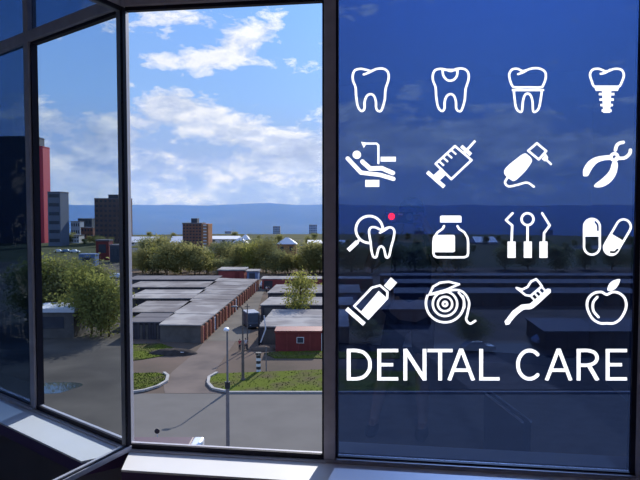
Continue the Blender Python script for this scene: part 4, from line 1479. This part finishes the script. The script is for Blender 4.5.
def capsule(c, a, b_, r, full):
    c.stroke([a, b_], 2 * r)
    c.stroke([a, b_], 2 * r - 15, cut=True)
    m_ = ((a[0] + b_[0]) / 2, (a[1] + b_[1]) / 2)
    e = a if full == 0 else b_
    d_ = math.hypot(e[0] - m_[0], e[1] - m_[1]); ux, uy = (e[0] - m_[0]) / d_, (e[1] - m_[1]) / d_
    c.bar(m_, (m_[0] + ux * d_, m_[1] + uy * d_), 2 * r - 6).disc(e, r - 3)
capsule(c, (358, 101), (358, 165), 29, 0)
c.stroke([(369, 86), (376, 96), (377, 112)], 6, False, True, cut=True)
capsule(c, (459, 101), (420, 168), 27, 1)
c.stroke([(418, 182), (430, 182), (440, 174)], 6, False, True, cut=True)
c = ink('toothpaste_sticker', 'white sticker of a slanted toothpaste tube, leftmost of the bottom row', 330, 195, (40, 255, 225, 428))
c.bar((53, 363), (110, 413), 14).stroke([(77, 356), (134, 296), (160, 289), (184, 309), (183, 330), (121, 396)], LW, True)
c.fill([(97, 375), (156, 306), (183, 330), (121, 396)]).fill([(172, 290), (195, 263), (215, 280), (192, 306)])
c.bar((66, 352), (120, 401), 5, cut=True)
c = ink('floss_sticker', 'white outline sticker of a dental floss reel with loose thread', 330, 195, (292, 262, 478, 425))
c.ring((368, 346), 61, 8).fill([(310, 290), (380, 265), (440, 285), (440, 320), (310, 318)], cut=True)
c.ring((368, 348), 39, 7.5).ring((368, 348), 23, 7.5).ring((368, 348), 7, 8)
c.stroke([(318, 318), (330, 293), (352, 280), (380, 277), (413, 285), (372, 303)], LW, True)
c.stroke([(318, 318), (360, 312), (400, 303), (428, 312), (445, 342), (440, 378), (436, 398), (448, 411), (465, 402)], LW, False, True).stroke([(412, 312), (428, 335), (430, 360)], LW, False, True)
c = ink('toothbrush_sticker', 'white sticker of a toothbrush carrying a wave of paste', 480, 195, (68, 255, 240, 428))
c.fill([(78, 404), (82, 416), (94, 414), (108, 390), (132, 368), (170, 362), (190, 345), (227, 311), (226, 300), (215, 299), (160, 347), (132, 350), (104, 370)])
c.stroke([(90, 404), (112, 378), (140, 358), (166, 354), (218, 307)], 16, False, True)
for a_, b_ in (((160, 320), (174, 336)), ((172, 311), (186, 326)), ((183, 301), (197, 316)), ((194, 290), (208, 305))):
    c.bar(a_, b_, 6.5)
c.stroke([(117, 297), (135, 302), (152, 294), (163, 276), (180, 269), (190, 280), (198, 292), (162, 322), (146, 320)], LW, True)
c = ink('apple_sticker', 'white outline sticker of an apple with a leaf, right end of the bottom row', 480, 195, (330, 260, 485, 425))
c.stroke([(405, 318), (388, 310), (364, 314), (346, 332), (343, 360), (358, 393), (382, 409), (405, 410), (430, 409), (452, 392), (467, 360), (464, 332), (446, 314), (424, 310)], 8.5, True, True)
c.stroke([(375, 326), (362, 344), (363, 370), (379, 390)], 8.5, False, True)
c.fill([(408, 306), (412, 286), (426, 273), (448, 269), (441, 290), (428, 303)], True)
# the lettering
c = ink('lettering_sticker', 'white capital lettering DENTAL CARE stuck across the tinted pane', 0, 0, (344, 346, 630, 383), k=1.0)
T0, T1, SWD, SH = 348.6, 380.4, 3.9, 3.5
def vb(x):
    c.fill([(x, T0), (x + SWD, T0), (x + SWD, T1), (x, T1)])
def hb(x0_, x1_, y_):
    c.fill([(x0_, y_), (x1_, y_), (x1_, y_ + SH), (x0_, y_ + SH)])
mid = (T0 + T1) / 2 - SH / 2
vb(346.8)
arc = [(348.8, T0 + 1.75), (356.5, T0 + 1.75), (364, T0 + 4), (369, T0 + 10), (370, mid + 1.75), (369, T1 - 10), (364, T1 - 4), (356.5, T1 - 1.75), (348.8, T1 - 1.75)]
c.stroke(arc, 3.6, False, True)
for xa, xb in ((377.3, 398.3), (605.6, 627)):
    vb(xa); hb(xa, xb, T0); hb(xa, xb - 5, mid); hb(xa, xb, T1 - SH)
vb(403.4); vb(422.6); c.bar((405.0, T0 + .4), (425.0, T1 - .4), 4.2)
hb(427.5, 452.6, T0); c.fill([(438.2, T0), (438.2 + SWD, T0), (438.2 + SWD, T1), (438.2, T1)])
def letter_a(x0_, x1_):
    xm = (x0_ + x1_) / 2
    c.bar((x0_ + 1.9, T1), (xm, T0 - .2), 3.8).bar((x1_ - 1.9, T1), (xm, T0 - .2), 3.8)
    c.fill([(xm - 2, T0), (xm + 2, T0), (xm + 2, T0 + 4), (xm - 2, T0 + 4)])
    hb(x0_ + 6.2, x1_ - 6.2, T1 - 12.2)
letter_a(447.2, 475.2)
vb(479.2); hb(479.2, 499.6, T1 - SH)
carc = [(529.5 + 11.6 * math.cos(R(a)) * 1.0, (T0 + T1) / 2 - 14.2 * math.sin(R(a))) for a in range(46, 316, 9)]
carc += [(529.5 + 11.6 * math.cos(R(314)), (T0 + T1) / 2 - 14.2 * math.sin(R(314)))]
c.stroke(carc, 3.8)
letter_a(544.6, 572.6)
vb(576.6)
c.stroke([(578.5, T0 + 1.75), (588, T0 + 1.75), (594.5, T0 + 4), (597, T0 + 9), (594.5, T0 + 14), (588, T0 + 16.3), (578.5, T0 + 16.3)], 3.6, False, True)
c.bar((588.5, T0 + 16), (597.6, T1), 4.2)
c.cut(-(T1 - c.Y)).cut(-(c.Y - T0 + .2)) if False else None
c.D = np.maximum(c.D, np.maximum(c.Y - T1, (T0 - .25) - c.Y))

verts, edges, owner = [], [], []
OG = .016
def add_loop(pts):
    k = len(verts)
    verts.extend(Vector(p) for p in pts)
    edges.extend((k + i, k + (i + 1) % len(pts)) for i in range(len(pts)))
rect = [(S_M1 - .006, ZB - .005), (S_R + .01, ZB - .005), (S_R + .01, ZT + .012), (S_M1 - .006, ZT + .012)]
SCL = 100.0                                    # triangulate in centimetres
add_loop([(a * SCL, b_ * SCL) for a, b_ in rect])
for nm, lab, ik in INKS:
    for lp in ik.contours():
        add_loop([tuple(x * SCL for x in on_wall(px, py, OG)) for px, py in lp])
tv, te, tf, _, _, _ = delaunay_2d_cdt(verts, edges, [], 1, 1e-5)
def to_px(s, z):
    p = PH + WT * s + WO * OG - Vector((0, 0, H))
    p.z = z
    fwd = p.y * CP - p.z * SP_
    upc = p.y * SP_ + p.z * CP
    return 320 + F * p.x / fwd, 240 - F * upc / fwd
pane_faces, sticker_faces = [], {i: [] for i in range(len(INKS))}
for f in tf:
    cs = sum((tv[i] for i in f), Vector((0, 0))) / len(f)
    px, py = to_px(cs.x / SCL, cs.y / SCL)
    hit = None
    for i, (nm, lab, ik) in enumerate(INKS):
        if ik.at(px, py) < 0:
            hit = i
            break
    if hit is None:
        pane_faces.append(f)
    else:
        sticker_faces[hit].append(f)
def flat(faces, o):
    used_ = sorted({i for f in faces for i in f})
    ix = {v: k for k, v in enumerate(used_)}
    vs = [FACADE @ Vector((tv[i].x / SCL, o, tv[i].y / SCL)) for i in used_]
    return vs, [tuple(ix[i] for i in f) for f in faces]
pm = MB()
pm.add(*flat(pane_faces, OG), mi=0)
s0, s1, z0, z1 = S_M1 - .006, S_R + .01, ZB - .005, ZT + .012
P = [FACADE @ Vector(q) for q in ((s0, OG, z0), (s1, OG, z0), (s1, OG, z1), (s0, OG, z1), (s0, .022, z0), (s1, .022, z0), (s1, .022, z1), (s0, .022, z1))]
pm.add(P, [(5, 4, 7, 6), (0, 4, 5, 1), (1, 5, 6, 2), (2, 6, 7, 3), (3, 7, 4, 0)], 1)
pm.build('pane', [GLASS_TINT, GLASS_CLEAR], frame_w2)
for i, (nm, lab, ik) in enumerate(INKS):
    fs = sticker_faces[i]
    if not fs:
        continue
    vs, ff = flat(fs, OG - .0012)
    vs2, _ = flat(fs, OG + .0006)
    n = len(vs)
    mb = MB()
    mb.add(vs, ff)
    cnt = {}
    for f in ff:
        for a, b_ in zip(f, f[1:] + f[:1]):
            cnt[(a, b_)] = cnt.get((a, b_), 0) + 1
    rim = [(a, b_) for (a, b_) in cnt if (b_, a) not in cnt]
    k0 = len(mb.v)
    mb.v += [tuple(p) for p in vs2]
    mb.f += [(b_, a, k0 + a, k0 + b_) for a, b_ in rim]
    mb.m += [0] * len(rim)
    o = mb.build(nm, VINYL)
    tag(o, lab, 'sticker', 'white dental stickers on the tinted pane' if nm != 'lettering_sticker' else None)

# ------------------------------------------------------------------ people
def skin_mesh(nodes, links, m, name, parent, root=0, sub=1):
    me = bpy.data.meshes.new(name)
    me.from_pydata([n_[0] for n_ in nodes], links, [])
    o = bpy.data.objects.new(name, me)
    COL.objects.link(o)
    if parent:
        o.parent = parent
    sk = o.modifiers.new('skin', 'SKIN')
    sk.use_smooth_shade = True
    if not me.skin_vertices:
        me.skin_vertices.new()
    for i, (p, r) in enumerate(nodes):
        d = me.skin_vertices[0].data[i]
        d.radius = r if isinstance(r, tuple) else (r, r)
        d.use_root = (i == root)
    if sub:
        sb = o.modifiers.new('sub', 'SUBSURF')
        sb.levels = sub
        sb.render_levels = sub
    me.materials.append(m)
    return o

def person(label, loc, rz, shirt, legs, arms=None, feet=None, short=False, group=None, k=1.0, detail=False, hair=True):
    """facing +y before rotation; k scales from 1.70 m"""
    root = thing('person', label, 'person', loc, rz, group, k)
    feet = feet or ((-.11, 0), (.11, 0))
    arms = arms or (((-.25, .02, 1.12), (-.27, .06, .86)), ((.25, .02, 1.12), (.27, .06, .86)))
    hip = [(-.09, 0, .90), (.09, 0, .90)]
    N, L = [], []
    def n_(p, r):
        N.append((p, r)); return len(N) - 1
    pel = n_((0, 0, .95), (.15, .11))
    wst = n_((0, .01, 1.10), (.135, .10)); ch = n_((0, .0, 1.30), (.155, .11)); nb = n_((0, -.01, 1.43), (.075, .07)); nk = n_((0, .005, 1.50), (.052, .055))
    hd0 = n_((0, .02, 1.555), (.068, .08)); hd1 = n_((0, .012, 1.62), (.074, .092)); hd2 = n_((0, .0, 1.675), (.055, .068))
    L += [(pel, wst), (wst, ch), (ch, nb), (nb, nk), (nk, hd0), (hd0, hd1), (hd1, hd2)]
    for s, (elb, wri) in zip((-1, 1), arms):
        sh = n_((s * .17, -.01, 1.395), .056); el_ = n_(elb, .040); wr = n_(wri, .027)
        d = (Vector(wri) - Vector(elb)).normalized()
        pm_ = n_(tuple(Vector(wri) + d * .06), (.036, .02))
        L += [(nb, sh), (sh, el_), (el_, wr), (wr, pm_)]
    for s, (fx, fy) in zip((-1, 1), feet):
        hp_ = n_((s * .09, 0, .88), .085)
        kn = n_(((s * .09 + fx) / 2, fy * .5 + .03, .48), .055); cf = n_(((s * .09 + fx * 3) / 4, fy * .8, .30), .052); an = n_((fx, fy - .02, .09), .036)
        L += [(pel, hp_), (hp_, kn), (kn, cf), (cf, an)]
        if not detail:
            L.append((an, n_((fx, fy + .13, .035), (.04, .03))))
        else:
            L.append((an, n_((fx, fy + .12, .04), (.042, .03))))
    skin_mesh(N, L, M['skin'], 'body', root, pel, 2 if detail else 1)
    # clothes follow the body a little outside it
    T, TL = [], []
    def t_(p, r):
        T.append((p, r)); return len(T) - 1
    a0_ = t_((0, 0, .93), (.168, .128)); a1 = t_((0, .01, 1.10), (.152, .118)); a2 = t_((0, 0, 1.30), (.17, .126)); a3 = t_((0, -.01, 1.42), (.095, .088))
    TL += [(a0_, a1), (a1, a2), (a2, a3)]
    for s, (elb, wri) in zip((-1, 1), arms):
        sh = Vector((s * .17, -.01, 1.395)); e_ = Vector(elb)
        b0 = t_(tuple(sh), .072); b1 = t_(tuple(sh.lerp(e_, .65)), .06)
        TL += [(a3, b0), (b0, b1)]
    skin_mesh(T, TL, shirt, 'shirt', root, 0, 1)
    T, TL = [], []
    a0_ = t_((0, 0, .97), (.16, .122))
    for s, (fx, fy) in zip((-1, 1), feet):
        b0 = t_((s * .09, 0, .86), .102)
        kk = Vector(((s * .09 + fx) / 2, fy * .5 + .03, .48)); an = Vector((fx, fy - .02, .12))
        if short:
            b1 = t_(tuple(Vector((s * .09, 0, .86)).lerp(kk, .75)), .082)
            TL += [(a0_, b0), (b0, b1)]
        else:
            b1 = t_(tuple(kk), .075); b2 = t_(tuple(an), .058)
            TL += [(a0_, b0), (b0, b1), (b1, b2)]
    skin_mesh(T, TL, legs, 'trousers' if not short else 'shorts', root, 0, 1)
    hm = MB()
    hm.ball((0, -.012, 1.655), (.092, .108, .085), 16, 10)
    hm.v = [(x, y, max(z, 1.60 + max(0, (y - .0)) * .9)) for x, y, z in hm.v]
    hm.build('hair', M['hair'], root, True)
    if detail:
        fc = MB()
        fc.tube([(0, .098, 1.625), (0, .122, 1.592), (0, .104, 1.584)], [.009, .015, .010], 8)
        fc.build('nose', M['skin'], root, True)
        for s in (-1, 1):
            MB().ball((s * .031, .092, 1.622), (.013, .008, .008), 10, 6).build('eye', M['white_paint'], root, True)
            MB().ball((s * .080, .0, 1.605), (.010, .02, .031), 10, 7).build('ear', M['skin'], root, True)
        MB().tube([(-.024, .096, 1.557), (0, .104, 1.555), (.024, .096, 1.557)], [.004, .006, .004], 6).build('mouth', M['shirt_red'], root, True)
    for s, (fx, fy) in zip((-1, 1), feet):
        MB().ball((fx, fy + .05, .045), (.048, .13, .045), 12, 8).build('shoe', M['shoe'], root, True)
    return root

person('person in a pale top standing right of the weathered utility pole', G(245.6, 350.5), R(200), M['shirt_light'], M['trousers'])
person('person in dark clothes standing left of the weathered utility pole', G(239.8, 351), R(150), M['shirt_red'], M['trousers'])
person('person in a pale top walking in the alley near the white car', G(266.5, 293), R(170), M['shirt_light'], M['trousers'], feet=((-.1, .14), (.1, -.16)))
person('person in dark clothes walking in the alley beside the garage corner', G(269.0, 293.6), R(190), M['shirt_dark'], M['trousers'], feet=((-.1, -.12), (.1, .16)))

# the photographer, seen only as a dim reflection in the tinted pane
fl_z = H + FLOOR
PK = 1.62 / 1.70
ph_loc = Vector((-.03, -.30, fl_z))
def loc_in(px_, py_, pz_):
    return ((px_ - ph_loc.x) / PK, (py_ - ph_loc.y) / PK, (pz_ - fl_z) / PK)
wl, wr_ = loc_in(-.165, -.10, H - .035), loc_in(.075, -.10, H - .045)
pg = person('person in dark shirt and shorts holding up a camera, dimly mirrored in the tinted pane', ph_loc, 0, M['shirt_dark'], M['shorts'],
            arms=(((-.30, .12, 1.20), wl), ((.30, .12, 1.20), wr_)), feet=((-.27, .02), (.09, .0)), short=True, k=PK, detail=True)
def fingers(wrist, s):
    base_ = Vector(wrist)
    for i, ln in enumerate((.066, .074, .070, .055)):
        y0_, z0_ = .055, .028 - i * .019
        p0_ = base_ + Vector((s * -.005, .03, z0_)); p1 = base_ + Vector((s * -.012, y0_, z0_ + .002)); p2_ = p1 + Vector((-s * ln * .55, .010, .0)); p3_ = p2_ + Vector((-s * ln * .45, -.008, -.002))
        skin_mesh([(tuple(p0_), .010), (tuple(p1), .0095), (tuple(p2_), .0085), (tuple(p3_), .007)], [(0, 1), (1, 2), (2, 3)], M['skin'], 'finger', pg, 0, 1)
    t0_ = base_ + Vector((0, .01, -.03)); t1_ = base_ + Vector((-s * .03, .035, -.045)); t2_ = base_ + Vector((-s * .055, .035, -.04))
    skin_mesh([(tuple(t0_), .013), (tuple(t1_), .011), (tuple(t2_), .009)], [(0, 1), (1, 2)], M['skin'], 'thumb', pg, 0, 1)
fingers(wl, -1)
fingers(wr_, 1)

# the compact camera with its red lamp
def mirror_pos(px, py, back):
    """where something must stand for its image in the tinted pane to fall on this pixel"""
    d = ray(px, py)
    q = PH + WO * OG - Vector((0, 0, H))
    dn = q.dot(WO)
    t_ = (2 * dn + back) / d.dot(WO)
    p = d * t_
    return Vector((0, 0, H)) + p - WO * (2 * (p.dot(WO) - dn))
lp = mirror_pos(391.5, 216.5, .012)
print('lamp', lp)
cm = thing('compact_camera', 'black compact camera with a glowing red lamp, mirrored beside the lens sticker', 'camera', (-.055, -.03, H - .03))
bx0, bx1 = -.10, .075
MB().box(bx0, bx1, -.014, .012, -.035, .035).build('body', M['cam_body'], cm, bevel=.006)
MB().tube([(.055, .012, .005), (.055, .022, .005)], [.024, .021], 20).build('lens', M['alu'], cm)
MB().box(-.02, .01, .0125, .0145, .015, .027).build('flash', M['lamp_white'], cm)
ld = MB().ball((0, 0, 0), (.022, .010, .022), 14, 9).build('red_lamp', M['led'], cm, True)
ld.location = lp - cm.location

# low dark board near the window, mirrored in the lower right of the tinted pane
pa, pb_ = mirror_pos(527, 421, -1.50), mirror_pos(487.5, 387, -1.10)
zt_ = pa.z
d = (pb_ - pa); d.z = 0; Lp = d.length
bd = thing('low_partition', 'low dark board with white edges standing by the window, mirrored below the lettering', 'partition', (pa.x, pa.y, fl_z), math.atan2(d.y, d.x))
hh = zt_ - fl_z
print('board', hh, Lp, pa, pb_)
MB().box(0, Lp, -.016, .016, .03, hh - .006).build('panel', M['partition'], bd)
MB().box(0, Lp, -.020, -.014, hh - .008, hh).build('edge_trim', M['white_trim'], bd)
MB().box(0, Lp, .014, .020, hh - .008, hh).build('edge_trim', M['white_trim'], bd)
for x_ in (.04, Lp - .04):
    MB().box(x_ - .03, x_ + .03, -.12, .12, 0, .03).build('foot', M['partition'], bd)
